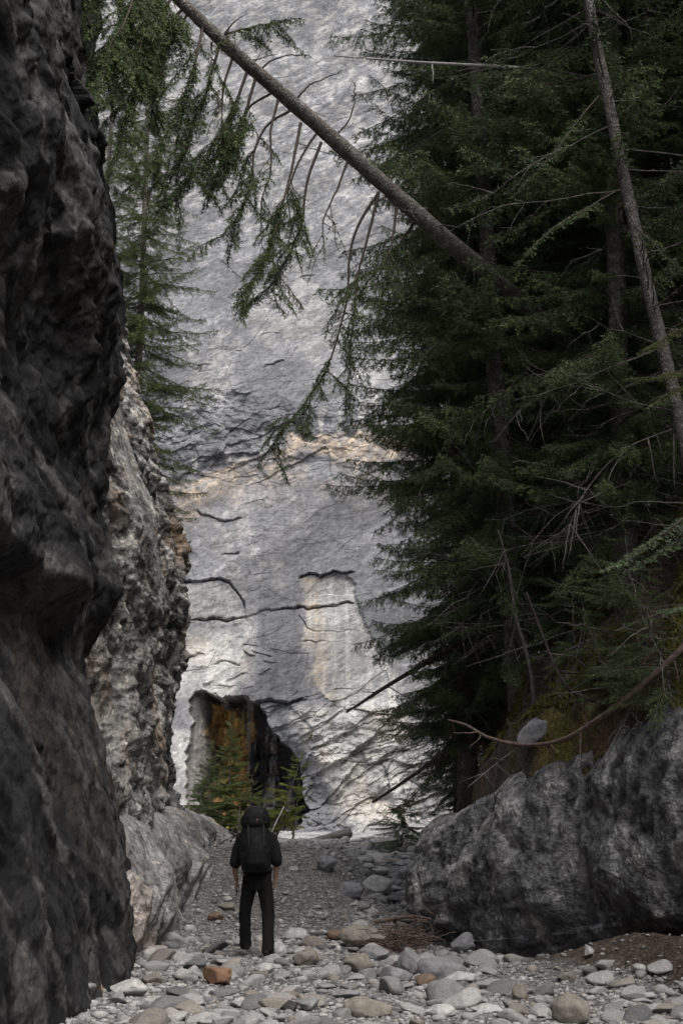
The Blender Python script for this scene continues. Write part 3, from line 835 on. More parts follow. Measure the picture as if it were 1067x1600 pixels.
def needles(P, D, Ln, ln=0.028, wd=0.0055, gap=0.011, jit=0.35, rs=None):
    """needles along straight twig pieces starting at P in direction D with length Ln -> triangles (n,3,3)"""
    rs = rs or rng
    cnt = np.maximum(1, (Ln / gap).astype(int))
    idx = np.repeat(np.arange(len(P)), cnt)
    n = len(idx)
    t = rs.random(n)
    base = P[idx] + D[idx] * (t * Ln[idx])[:, None]
    d = D[idx]
    q = norm(np.cross(d, norm(rs.normal(size=(n, 3)))))
    nd_ = norm(d * (0.75 + jit * rs.normal(size=(n, 1))) + q)
    w = norm(np.cross(nd_, rs.normal(size=(n, 3)))) * (wd * .5)
    L = (ln * rs.uniform(.7, 1.25, n))[:, None]
    return np.stack((base - w, base + w, base + nd_ * L), 1)


def bough(axis, r0=0.014, start=0.15, gap=0.055, side=0.36, droop=0.35, rs=None, ngap=0.011, nl=0.028, nw=0.0055, sub=0.06, subl=0.10, skip=0.0, hang=0.0, wood_sides=4):
    """one spruce bough along AXIS (n,3): wood into an MB, needles as triangles.
    droop bends the side twigs down, hang is the share of twigs that dangle straight down"""
    rs = rs or rng
    axis = np.asarray(axis, float)
    seg = np.linalg.norm(np.diff(axis, axis=0), axis=1); cum = np.concatenate(([0], np.cumsum(seg))); Ltot = cum[-1]
    mb = MB()
    n = len(axis)
    mb.tube(axis, r0 * (1 - np.linspace(0, .82, n)), wood_sides, cap=False)
    tg = norm(np.gradient(axis, axis=0))
    Ps, Ds, Ls = [], [], []
    # needles on the outer axis
    for i in range(n - 1):
        if cum[i] / Ltot > .6:
            Ps.append(axis[i]); Ds.append(norm(axis[i + 1] - axis[i])); Ls.append(seg[i])
    s = start * Ltot
    sd = 1
    while s < Ltot * .99:
        t = s / Ltot
        k = np.interp(s, cum, np.arange(n)); i0 = int(min(k, n - 2)); fr = k - i0
        p = axis[i0] * (1 - fr) + axis[i0 + 1] * fr
        T = norm(tg[i0] * (1 - fr) + tg[i0 + 1] * fr)
        sv = np.cross(T, (0, 0, 1.0))
        sv = norm(sv) if np.linalg.norm(sv) > .15 else norm(np.array((rs.normal(), rs.normal(), 0)))
        sd = -sd
        s += gap * rs.uniform(.6, 1.4)
        if rs.random() < skip:
            continue
        l = side * (1.0 - .78 * t ** 1.3) * min(1.0, .35 + 2.2 * (t - start) + .3) * rs.uniform(.55, 1.2)
        l = min(l, max(Ltot - s, 0.12) * .9 + .08)
        d0 = norm(T * rs.uniform(.45, .9) + sv * sd * rs.uniform(.6, 1.1) + np.array((0, 0, -.15 - droop * rs.uniform(.3, 1.0))))
        if rs.random() < hang:
            d0 = norm(d0 * .35 + np.array((rs.normal() * .15, rs.normal() * .15, -1)))
        m = max(3, int(l / .07))
        pts = [p]; d = d0
        for j in range(m):
            d = norm(d + np.array((0, 0, -droop * .22)) + rs.normal(size=3) * .07)
            pts.append(pts[-1] + d * (l / m))
        pts = np.array(pts)
        mb.tube(pts, np.linspace(.0045, .0015, len(pts)), 3, cap=False)
        dd = np.diff(pts, axis=0); ll = np.linalg.norm(dd, axis=1); dn = dd / ll[:, None]
        Ps += list(pts[:-1]); Ds += list(dn); Ls += list(ll)
        # sub twigs
        u = sub * .8; s2 = 1
        while u < l * .96:
            kk = u / l * m; a = int(min(kk, m - 1))
            q = pts[a] + dd[a] * (kk - a)
            sv2 = norm(np.cross(dn[a], (0.1, 0.1, 1.0)))
            s2 = -s2
            d2 = norm(dn[a] * .8 + sv2 * s2 * .8 + rs.normal(size=3) * .18 + np.array((0, 0, -.25 * droop)))
            Ps.append(q); Ds.append(d2); Ls.append(subl * rs.uniform(.5, 1.2) * (1 - .5 * u / l))
            u += sub * rs.uniform(.7, 1.3)
    tri = needles(np.array(Ps), np.array(Ds), np.array(Ls), nl, nw, ngap, rs=rs)
    return mb, tri


def curve_axis(L, sag=0.25, up=0.12, n=10, rs=None, wig=0.02):
    t = np.linspace(0, 1, n)
    z = -sag * L * (t ** 1.3) + up * L * t ** 3
    rs = rs or rng
    y = np.cumsum(rs.normal(size=n) * wig * L) * t * .5
    return np.stack((t * L * .96, y, z), 1)


def bough_set(seed, k=4, L=2.0, **kw):
    rs = np.random.default_rng(seed)
    out = []
    for i in range(k):
        ax = curve_axis(L, sag=rs.uniform(.12, .38), up=rs.uniform(.05, .22), rs=rs)
        mb, tri = bough(ax, rs=rs, **kw)
        out.append((np.vstack(mb.v), np.vstack(mb.q), tri))
    return out


def stamp(sets, items, rs):
    """items: (origin, yaw, pitch, scale). Returns wood verts, quads, needle triangles"""
    WV, WQ, NT, n = [], [], [], 0
    for (o, yaw, pitch, sc) in items:
        V, Q, T = sets[rs.integers(len(sets))]
        cy, sy, cp, sp = math.cos(yaw), math.sin(yaw), math.cos(pitch), math.sin(pitch)
        roll = rs.uniform(-.25, .25); cr, sr = math.cos(roll), math.sin(roll)
        Mx = np.array(((1, 0, 0), (0, cr, -sr), (0, sr, cr)))
        My = np.array(((cp, 0, -sp), (0, 1, 0), (sp, 0, cp)))
        Mz = np.array(((cy, -sy, 0), (sy, cy, 0), (0, 0, 1)))
        M = (Mz @ My @ Mx).T * sc
        WV.append(V @ M + o); WQ.append(Q + n); n += len(V)
        NT.append((T.reshape(-1, 3) @ M).reshape(-1, 3, 3) + o)
    return np.vstack(WV), np.vstack(WQ), np.concatenate(NT)


MATS = {}


def tree_mats():
    m, nt, b = new_mat("spruce_bark"); L = nt.links.new
    tc = nd(nt, "ShaderNodeTexCoord"); mp = nd(nt, "ShaderNodeMapping"); mp.inputs["Scale"].default_value = (1, 1, .45); L(tc.outputs["Object"], mp.inputs[0])
    vo = nd(nt, "ShaderNodeTexVoronoi", Scale=34.0, feature='DISTANCE_TO_EDGE'); L(mp.outputs[0], vo.inputs["Vector"])
    n = nd(nt, "ShaderNodeTexNoise", Scale=9.0, Detail=6.0, Roughness=.7); L(tc.outputs["Object"], n.inputs["Vector"])
    c = ramp(nt, n.outputs[0], [(.3, (.10, .085, .076)), (.52, (.21, .19, .172)), (.7, (.38, .36, .335))])
    c = mul(nt, c, ramp(nt, vo.outputs["Distance"], [(0.0, .5), (.18, 1.0)]))
    L(c, b.inputs["Base Color"]); b.inputs["Roughness"].default_value = .9
    bp = nd(nt, "ShaderNodeBump", Strength=1.0, Distance=.03); L(vo.outputs["Distance"], bp.inputs["Height"]); L(bp.outputs[0], b.inputs["Normal"])
    MATS['bark'] = m
    MATS['twig'] = simple_mat("twig_wood", (.075, .06, .05), scale=20, rough=.9)
    MATS['dead'] = simple_mat("dead_wood", (.15, .135, .125), scale=14, rough=.9, var=.5, bump=.004)
    MATS['pale'] = simple_mat("bleached_wood", (.42, .40, .38), scale=9, rough=.85, var=.4, bump=.004)
    MATS['dark'] = simple_mat("rotten_wood", (.045, .036, .032), scale=14, rough=.95, var=.5, bump=.004)
    MATS['rootwood'] = simple_mat("root_wood", (.13, .095, .08), scale=16, rough=.9, var=.5, bump=.006)
    MATS['forest'] = needle_mat("forest_needles", (.042, .072, .030), (.165, .225, .088), .9)
    MATS['midgreen'] = needle_mat("mid_green_needles", (.046, .078, .029), (.18, .24, .088), .9)
    MATS['green'] = needle_mat("lit_needles", (.040, .066, .020), (.135, .18, .050), 1.6)
    MATS['young'] = needle_mat("young_needles", (.055, .078, .024), (.19, .225, .075), 2.2)
    MATS['yellow'] = needle_mat("yellow_needles", (.09, .12, .025), (.24, .27, .06), 2.2)
    MATS['bluish'] = needle_mat("pale_needles", (.10, .16, .09), (.28, .38, .19), 2.2)


def trunk_line(H, lean=(0, 0), wob=.06, n=24, rs=None):
    rs = rs or rng
    t = np.linspace(0, 1, n)
    x = lean[0] * t + wob * np.cumsum(rs.normal(size=n)) * .25
    y = lean[1] * t + wob * np.cumsum(rs.normal(size=n)) * .25
    return np.stack((x - x[0], y - y[0], t * H), 1)


def spruce(seed, H, r0, h0, reach, per_m, sets, bark, leaf, lean=(0, 0), taper=1.0, dead=40, limb_r=0.012, zmax=None, tip=.12, dip=(-.45, .35)):
    """returns an unlinked-in-place tree: Empty > trunk (with bare dead limbs), crown"""
    rs = np.random.default_rng(seed)
    root = empty("spruce_tree")
    tl = trunk_line(H, lean, rs=rs)
    tb = MB()
    hh = tl[:, 2] / H
    rad = r0 * ((1 - hh) ** .8 * .95 + .05); rad[0] *= 1.45; rad[1] *= 1.1
    tb.tube(tl, rad, 9, wob=.07)
    pos = lambda h: np.array([np.interp(h, tl[:, 2], tl[:, k]) for k in range(3)])
    for i in range(dead):
        h = rs.uniform(.04 * H, max(.06 * H, min(h0 * 1.25 + 1.0, .8 * H))); yaw = rs.uniform(0, 2 * PI); L = reach * rs.uniform(.25, .85)
        m = 7; t = np.linspace(0, 1, m)
        ax = np.stack((np.cos(yaw) * t * L, np.sin(yaw) * t * L, L * (-.25 * t + rs.uniform(-.3, .25) * t * t)), 1) + np.cumsum(rs.normal(size=(m, 3)) * .035 * L, axis=0) * t[:, None]
        ax += pos(h)
        tb.tube(ax, np.linspace(.011, .002, m), 4, cap=False)
        for k in range(rs.integers(2, 7)):
            j = rs.integers(2, m - 1); d = norm(ax[j] - ax[j - 1] + rs.normal(size=3) * .55 + np.array((0, 0, -.3))); l2 = L * rs.uniform(.15, .4)
            q = ax[j] + d * l2 * np.linspace(0, 1, 4)[:, None] + np.cumsum(rs.normal(size=(4, 3)) * .03 * L, axis=0) * np.linspace(0, 1, 4)[:, None]
            tb.tube(q, np.linspace(.005, .0015, 4), 3, cap=False)
    tr = tb.build("trunk", bark, root)
    items = []
    h = h0
    top = zmax or H
    while h < top * .99:
        f = (h - h0) / (H - h0)
        prof = max(tip, (1 - f) ** taper) * min(1.0, .62 + 1.6 * f)
        L = reach * prof * rs.uniform(.6, 1.12)
        items.append((pos(h), rs.uniform(0, 2 * PI), rs.uniform(*dip) + .5 * (f - .35), L / 2.0))
        h += rs.exponential((1.0 if h < 17.5 else 3.2) / per_m)
    if zmax is None:
        items += [(pos(H * .985), rs.uniform(0, 6), 1.35, .22), (pos(H * .97), rs.uniform(0, 6), .8, .2)]
    WV, WQ, NT = stamp(sets, items, rs)
    cr = link_mesh("crown", NT.reshape(-1, 3), tris=np.arange(len(NT) * 3).reshape(-1, 3), mat=leaf, parent=root, smooth=False)
    link_mesh("branches", WV, WQ, mat=MATS['twig'], parent=tr) if False else None
    # the living limbs belong to the trunk's wood
    tv = np.empty(len(tr.data.vertices) * 3, np.float32); tr.data.vertices.foreach_get("co", tv)
    lim = link_mesh("limb", WV, WQ, mat=MATS['twig'], parent=cr)
    return root


def copy_tree(o, parent=None):
    c = o.copy(); COL.objects.link(c)
    if parent: c.parent = parent
    for ch in o.children:
        copy_tree(ch, c)
    return c


def build_forest():
    setA = bough_set(11, 4, 2.0, gap=.036, side=.46, droop=.55, ngap=.010, nl=.042, nw=.011, sub=.05, subl=.13, hang=.25)
    setB = bough_set(12, 4, 2.0, gap=.042, side=.42, droop=.35, ngap=.011, nl=.044, nw=.0115, sub=.055, subl=.13, hang=.12, skip=.12)
    G = "spruces crowding the forest slope"
    protos = [spruce(101, 29, .17, 1.2, 3.1, 24, setA, MATS['bark'], MATS['forest'], dead=60, taper=.55),
              spruce(102, 25, .12, 2.8, 2.7, 24, setB, MATS['bark'], MATS['forest'], dead=90, taper=.55),
              spruce(103, 30, .17, 3.2, 3.2, 22, setA, MATS['bark'], MATS['forest'], dead=90, taper=.55)]
    spots = [  # x, y, proto, yaw, scale, label
        (2.75, 19.4, 0, 0.3, 1.0, "tall dark spruce at the rim of the rock with drooping boughs over the creek"),
        (2.2, 22.6, 0, 1.3, .92, "slim dark spruce leaning out where the slope meets the gravel"),
        (4.3, 22.0, 2, 2.2, 1.0, "thick dark spruce behind the rim trees"),
        (3.0, 26.2, 0, 4.1, 1.05, "dark spruce standing where the rock ends"),
        (4.7, 18.3, 1, 5.0, 1.05, "slender spruce with many bare twigs above the mossy bank"),
        (6.2, 20.5, 2, 3.0, 1.0, None), (5.6, 25.0, 2, .8, .95, None), (4.2, 31.5, 1, 2.5, 1.1, "dark spruce farther up the gorge beside the pale cliff"),
        (7.6, 17.2, 2, 5.5, .9, None), (7.8, 24.0, 1, 1.9, 1.1, None), (9.5, 20.6, 1, .2, 1.0, None), (6.2, 30.5, 0, 5.2, .95, None),
        (10.8, 26.5, 2, 4.4, 1.0, None), (9.0, 33.0, 1, 3.3, 1.1, None), (6.8, 14.6, 1, .9, .9, None), (12.5, 22.5, 1, 2.9, 1.1, None), (6.2, 38.0, 0, 1.0, .9, None),
    ]
    spots += [(7.6, 10.2, 0, 2.0, .9, None), (8.8, 5.0, 2, 1.0, 1.0, None), (8.6, 13.2, 0, .6, 1.0, None), (3.75, 16.7, 0, 2.0, .9, "broad dark spruce rooted on the mossy bank just above the rock"), (5.9, 15.4, 1, 3.0, 1.0, None)]  # the leading ones stand out of view, added to shade the creek
    used = set()
    for (x, y, k, yaw, sc, lab) in spots:
        o = protos[k] if k not in used else copy_tree(protos[k]); used.add(k)
        if y > 21.5 and x < 5 and o is not protos[k]:                 # the trees farther up the gorge stand in more open light green growth
            for c in o.children:
                if c.name.startswith('crown'):
                    c.material_slots[0].link = 'OBJECT'; c.material_slots[0].material = MATS['midgreen']
        o.location = (x, y, float(hill_h(x, y)) - .15); o.rotation_euler.z = yaw; o.scale = (sc, sc, sc)
        if lab and x < 2.8: o.rotation_euler.y = -.05 if y < 20 else -.03
        tag(o, lab or "dark green spruce among the crowded trunks of the slope", "tree", G)
    return setA, setB


def smooth_line(pts, n=24):
    """Catmull-Rom through the points"""
    p = np.asarray(pts, float); p = np.vstack((2 * p[0] - p[1], p, 2 * p[-1] - p[-2]))
    out = []
    m = len(p) - 3
    for t in np.linspace(0, m - 1e-6, n):
        i = int(t); f = t - i
        a, b, c, d = p[i:i + 4]
        out.append(.5 * (2 * b + (c - a) * f + (2 * a - 5 * b + 4 * c - d) * f * f + (3 * b - a - 3 * c + d) * f ** 3))
    return np.array(out)


def line_at(pts):
    """(px, py, Y) triples to points of the place"""
    return np.array([at(*p) for p in pts])


def add_bough(parent, pts, rs, leaf, n=26, r0=.022, wob=.03, forks=0, flen=(.35, .9), **kw):
    ax = smooth_line(pts, n)
    ax = ax + np.cumsum(rs.normal(size=ax.shape) * wob * .3, axis=0) * np.linspace(0, 1, n)[:, None]
    mb, tri = bough(ax, r0=r0, rs=rs, **kw)
    tris = [tri]
    st = kw.get('start', .2)
    for k in range(forks):                                   # side boughs that hang from the main one
        f = st * .75 + (0.97 - st * .75) * ((k + rs.random()) / forks)
        i = int(f * (n - 2)); T = norm(ax[i + 1] - ax[i])
        L = rs.uniform(*flen) * (1 - .45 * f); t = np.linspace(0, 1, 9)[:, None]
        d = norm(T * rs.uniform(.2, .8) + rs.normal(size=3) * np.array((.8, .5, .25)) + np.array((0, 0, -.35)))
        q = ax[i] + d * L * t + np.array((0, 0, -1)) * L * .38 * t ** 2 + np.cumsum(rs.normal(size=(9, 3)) * .015, axis=0) * t
        k2 = dict(kw); k2['start'] = .12; k2['side'] = kw.get('side', .36) * .55; k2['r0'] = .008; k2['gap'] = kw.get('gap', .05) * 1.15
        m2, t2 = bough(q, rs=rs, **k2)
        for V, Q in zip([np.vstack(m2.v)], [np.vstack(m2.q)]): mb.add(V, Q)
        tris.append(t2)
    tri = np.concatenate(tris)
    wood = mb.build("bough", MATS['twig'], parent)
    link_mesh("needle_spray", tri.reshape(-1, 3), tris=np.arange(len(tri) * 3).reshape(-1, 3), mat=leaf, parent=wood, smooth=False)
    return wood


def build_leaning_tree():
    rs = np.random.default_rng(300)
    root = empty("fallen_spruce")
    tag(root, "leaning fallen spruce trunk spanning the gorge with sparse hanging boughs", "tree")
    ctrl = [(1110, 750, 20.6), (880, 532, 19.2), (690, 365, 17.8), (545, 241, 16.9), (400, 112, 16.0), (285, 2, 15.4), (130, -140, 14.5)]
    tl = smooth_line(line_at(ctrl), 60)
    tl[:, 2] += .03 * np.sin(np.linspace(0, 14, 60))
    tb = MB(); tb.tube(tl, np.linspace(.16, .068, 60), 14, wob=.06)
    # knots and broken stubs
    for k in range(26):
        i = rs.integers(8, 56); d = norm(rs.normal(size=3) + np.array((0, -.3, 0)))
        L = rs.uniform(.1, .55)
        p = tl[i] + d * .1
        q = p + d * L * np.linspace(0, 1, 4)[:, None] + np.cumsum(rs.normal(size=(4, 3)) * .03, axis=0)
        tb.tube(q, np.linspace(.016, .004, 4), 4)
    tb.build("trunk", MATS['bark'], root)
    px = lambda u: np.interp(u, [130, 285, 400, 545, 690, 880], [14.5, 15.4, 16.0, 16.9, 17.8, 19.2])
    D = dict(gap=.03, side=.40, droop=.5, ngap=.008, nl=.036, nw=.0105, sub=.042, subl=.11, hang=.25)
    B = [
        ([(318, 38), (305, 95), (275, 170), (225, 250), (178, 292)], .22, 1.0, 1),
        ([(345, 62), (330, 120), (305, 200), (285, 270), (258, 338)], .22, 1.0, 1),
        ([(388, 108), (360, 180), (325, 235), (290, 290), (250, 338)], .18, 1.0, 1),
        ([(400, 120), (378, 190), (350, 235), (300, 292)], .25, 1.0, 1),
        ([(425, 145), (386, 170), (370, 215), (345, 270), (330, 335)], .38, .8, .8),
        ([(455, 172), (420, 195), (402, 235), (388, 300), (365, 355), (330, 388)], .45, .9, 1),
        ([(470, 192), (455, 270), (440, 340), (410, 420), (368, 502)], .42, 1.1, 1),
        ([(495, 208), (470, 245), (452, 300), (455, 350), (472, 425)], .80, .35, .5),
        ([(502, 222), (478, 290), (470, 360), (430, 440), (380, 480)], .45, 1.0, 1),
        ([(545, 245), (525, 300), (505, 350), (498, 410)], .7, .4, .6),
        ([(592, 300), (560, 350), (545, 400), (540, 470), (515, 570), (478, 632), (438, 684), (405, 740)], .58, 1.0, 1.15),
        ([(592, 300), (572, 380), (556, 440), (545, 520), (540, 600), (530, 650)], .5, .7, .8),
        ([(345, 55), (385, 45), (430, 35), (468, 22)], .18, .7, .8),
        ([(268, -5), (240, 60), (215, 130), (190, 200), (165, 285)], .08, 1.1, 1),
        ([(232, -45), (190, 40), (150, 110), (108, 205)], .08, 1.1, 1),
        ([(200, -75), (150, -10), (100, 60), (55, 135)], .08, 1.1, 1),
        ([(300, 12), (265, 70), (238, 140), (222, 205)], .12, 1.0, .9),
        ([(655, 335), (620, 390), (590, 430), (556, 452)], .3, .8, .9),
        ([(170, -105), (120, -20), (70, 30), (15, 75)], .08, 1.1, 1),
        ([(250, -28), (200, 40), (140, 90), (80, 110)], .08, 1.1, 1),
        ([(258, -18), (225, 40), (195, 110), (150, 170)], .08, 1.1, 1),
        ([(215, -60), (200, 20), (170, 90), (140, 190)], .08, 1.1, 1),
        ([(290, 8), (262, 40), (205, 90), (160, 130)], .08, 1.0, 1),
        ([(405, 112), (425, 95), (455, 88), (480, 92)], .95, .25, .4),
        ([(455, 165), (480, 140), (510, 132), (540, 128)], .95, .25, .4),
        ([(520, 215), (545, 190), (560, 150), (566, 120)], .95, .25, .4),
        ([(365, 85), (350, 140), (352, 190), (335, 240)], .45, .6, .7),
        ([(436, 150), (424, 210), (425, 270), (412, 330), (410, 372)], .55, .6, .7),
        ([(620, 318), (612, 380), (604, 430), (590, 500)], .5, .7, .8),
    ]
    for pts, st, dens, sc in B:
        y0 = px(pts[0][0]); dy = rs.uniform(-.7, .5) if pts[0][1] > -5 else rs.uniform(-.9, -.2)
        n = len(pts)
        P = line_at([(u, v, y0 + dy * k / (n - 1)) for k, (u, v) in enumerate(pts)])
        d = dict(D); d['gap'] = D['gap'] / max(dens, .2); d['side'] = D['side'] * sc; d['skip'] = 0 if dens > .6 else .35
        add_bough(root, P, rs, MATS['forest'], r0=.024 * (.7 + .3 * sc), start=st, wob=.05, forks=int(14 * dens) if st < .9 else 0, **d)
        # bare side twigs along the leafless stretch
    return root


def placed_spruce(seed, x, y, z, H, r0, h0, reach, per_m, sets, leaf, label, group=None, lean=(0, 0), dead=6, taper=.85, sc=1.0, **kw):
    o = spruce(seed, H, r0, h0, reach, per_m, sets, MATS['bark'], leaf, lean=lean, dead=dead, taper=taper, **kw)
    o.location = (x, y, z); o.scale = (sc,) * 3
    tag(o, label, "tree", group)
    return o


def build_other_trees(setA, setB):
    placed_spruce(401, -5.15, 30.6, 7.2, 17, .13, .3, 2.5, 30, setB, MATS['green'], "tall green spruce growing on the cliff top behind the dark wall", dead=14, taper=.5)
    placed_spruce(402, -6.3, 31.8, 8.6, 16, .12, .5, 2.4, 24, setB, MATS['green'], "second spruce half hidden beyond the cliff top spruce", dead=14, taper=.6)
    # young trees in front of the cave
    setY = bough_set(21, 4, 2.0, gap=.06, side=.6, droop=.15, ngap=.013, nl=.10, nw=.022, sub=.10, subl=.26, hang=.05, skip=.2)
    G = "young spruces in front of the cave"

    def yt(seed, px, py, Y, H, reach, leaf, label, lean=(0, 0), per=42, tp=.7):
        p = at(px, py, Y); p[2] = float(hg(p[0], p[1])) - .05
        return placed_spruce(seed, *p, H, .045, .25, reach, per, setY, leaf, label, G, lean=lean, dead=5, taper=tp, dip=(-.1, .45))
    yt(411, 359, 1285, 42.5, 3.9, 1.25, MATS['young'], "tallest young spruce, its dark stem against the rust stained cave")
    yt(412, 327, 1290, 43.5, 3.1, 1.1, MATS['green'], "small dense spruce closest to the cliff corner by the cave")
    yt(413, 392, 1292, 43.0, 2.3, 1.1, MATS['young'], "low bushy spruce between the tall sapling and the yellow one")
    yt(414, 312, 1292, 42.0, 2.2, 1.0, MATS['green'], "short spruce tucked against the grey cliff edge")
    yt(415, 428, 1296, 43.0, 3.3, 1.3, MATS['yellow'], "yellow green sapling leaning out past the cave mouth", lean=(1.1, .2), per=18)
    yt(416, 375, 1300, 40.5, 1.3, .6, MATS['yellow'], "knee high yellowish sapling on the gravel rim behind the hiker", per=16)
    yt(417, 455, 1300, 44.0, 1.7, .5, MATS['yellow'], "thin pale sapling standing by the cave's edge", lean=(.3, 0), per=8)
    # firs at the foot of the slope where it meets the far gravel
    setC = bough_set(22, 4, 2.0, gap=.05, side=.45, droop=.4, ngap=.013, nl=.05, nw=.013, sub=.06, subl=.14, hang=.15)
    G2 = "firs where the slope meets the far gravel"

    def ft(seed, x, y, H, reach, leaf, label, per=18, lean=(0, 0), h0=.4, r0=.08):
        z = max(float(hg(x, y)), float(hill_h(x, y)) if x > hill_edge(y) + .3 else -9) - .1
        return placed_spruce(seed, x, y, z, H, r0, h0, reach, per, setC, leaf, label, G2, lean=lean, dead=10, taper=.6)
    ft(421, 2.75, 30.5, 9.5, 1.75, MATS['green'], "lighter green fir at the corner of the slope, boughs down to the gravel")
    ft(422, 3.2, 34.5, 8.0, 1.6, MATS['green'], "fir farther back beside the pale cliff")
    ft(423, 2.3, 26.3, 6.5, 1.5, MATS['forest'], "dark half grown fir behind the end of the rock")
    ft(424, 1.45, 32.5, 1.4, 1.5, MATS['midgreen'], "small fir bush on the gravel rim under the slanting stick", per=60, h0=.08, r0=.025)
    G3 = "little firs rooted in the mossy bank"
    for k, (px, py, H, lab) in enumerate([(955, 1085, 1.3, "little fir in the moss above the curved bare branch"), (1010, 1010, 1.6, "little fir leaning from the bank by the bright bough"),
                                          (905, 1010, 1.2, "little fir on the orange needle litter of the bank"), (1052, 1075, 1.1, "little fir at the upper end of the curved bare branch"),
                                          (765, 1150, 1.0, "little fir at the lip of the bank beside the pale block")]):
        dv = ray(px, py); t = 12.0
        while t < 40 and (dv[0] * t < float(hill_edge(dv[1] * t)) + .45 or CAM[2] + dv[2] * t > float(hill_h(dv[0] * t, dv[1] * t)) + .1): t += .05
        q = CAM + dv * t
        placed_spruce(440 + k, q[0], q[1], q[2] - .15, H, .02, .1, 1.25, 34, setC, MATS['forest'], lab, G3, lean=(-.35, -.2), dead=8, taper=.7)
    ft(425, 3.9, 29.0, 11, 2.0, MATS['forest'], "dark fir filling the gap behind the corner fir")
    # pale dead stem leaning by the yellow sapling
    mb = MB(); mb.tube(smooth_line(line_at([(424, 1302, 41), (432, 1284, 41), (444, 1260, 41.2)]), 10), np.linspace(.022, .014, 10), 7, wob=.1)
    tag(mb.build("dead_sapling", MATS['pale']), "short bleached dead stem leaning behind the hiker's pack", "dead tree")


def build_edge_tree():
    """the leaning trunk by the right hand slope, with the light boughs that hang into the creek"""
    rs = np.random.default_rng(330)
    root = empty("spruce_tree")
    tag(root, "thin bare lower trunk leaning in the forest with a few bright outer boughs", "tree", None)
    tl = smooth_line(line_at([(1108, 900, 15.2), (1062, 660, 15.0), (1012, 450, 14.9), (975, 280, 14.8), (930, 60, 14.6), (905, -80, 14.5), (880, -220, 14.4)]), 40)
    tb = MB(); tb.tube(tl, np.linspace(.09, .06, 40), 10, wob=.08)
    for k in range(60):
        i = rs.integers(2, 38); a = rs.uniform(0, 2 * PI); L = rs.uniform(.4, 2.4); t = np.linspace(0, 1, 9)[:, None]
        d = np.array((math.cos(a), math.sin(a), rs.uniform(-.5, .2)))
        q = tl[i] + d * L * t + np.cumsum(rs.normal(size=(9, 3)) * .04 * L, axis=0) * t
        tb.tube(q, np.linspace(.012, .0025, 9), 4, cap=False)
        for m in range(rs.integers(2, 6)):
            j = rs.integers(3, 8); d2 = norm(d + rs.normal(size=3) * .6)
            q2 = q[j] + d2 * L * .35 * t + np.cumsum(rs.normal(size=(9, 3)) * .02 * L, axis=0) * t
            tb.tube(q2, np.linspace(.006, .0018, 9), 3, cap=False)
    tb.build("trunk", MATS['bark'], root)
    D = dict(gap=.04, side=.34, droop=.12, ngap=.008, nl=.028, nw=.0085, sub=.045, subl=.10, hang=0.0)
    for pts, leaf, st in [
        ([(1120, 770, 14.8), (1080, 800, 14), (1020, 838, 13.4), (938, 888, 13)], 'bluish', .25),
        ([(1130, 800, 14.8), (1090, 830, 14), (1040, 850, 13.6), (985, 880, 13.3)], 'bluish', .3),
        ([(1130, 480, 14.5), (1080, 505, 14), (1040, 520, 13.6), (1000, 552, 13.2)], 'young', .3),
        ([(1130, 560, 14.5), (1085, 570, 14), (1040, 580, 13.6), (975, 582, 13.2)], 'young', .45),
        ([(1130, 590, 14.5), (1090, 600, 14), (1060, 610, 13.6), (1020, 640, 13.2)], 'young', .4),
        ([(1120, 930, 14.0), (1085, 945, 13.6), (1040, 962, 13.2)], 'bluish', .4),
        ([(935, 150, 14.6), (900, 190, 14.0), (850, 250, 13.6), (800, 300, 13.4)], 'forest', .3),
        ([(960, 300, 14.7), (920, 320, 14), (860, 350, 13.5), (800, 400, 13.2)], 'forest', .3),
        ([(985, 350, 14.7), (1020, 380, 14), (1060, 420, 13.5)], 'forest', .3),
    ]:
        add_bough(root, line_at(pts), rs, MATS[leaf], start=st, r0=.014, **D)


def stick(name, pts, r, mat, label, cat, twigs=0, n=24, wob=.1, seed=1, group=None, tl=(.2, .6), sides=8):
    rs = np.random.default_rng(seed)
    ax = smooth_line(line_at(pts), n)
    mb = MB(); mb.tube(ax, np.linspace(r[0], r[1], n), sides, wob=wob)
    for k in range(twigs):
        i = rs.integers(2, n - 1); d = norm(rs.normal(size=3) * .7 + np.array((0, 0, -.7))); L = rs.uniform(*tl)
        t = np.linspace(0, 1, 6)[:, None]
        mb.tube(ax[i] + d * L * t + np.cumsum(rs.normal(size=(6, 3)) * .02, axis=0) * t, np.linspace(min(.012, r[1]), .003, 6), 4)
    o = mb.build(name, mat)
    return tag(o, label, cat, group)


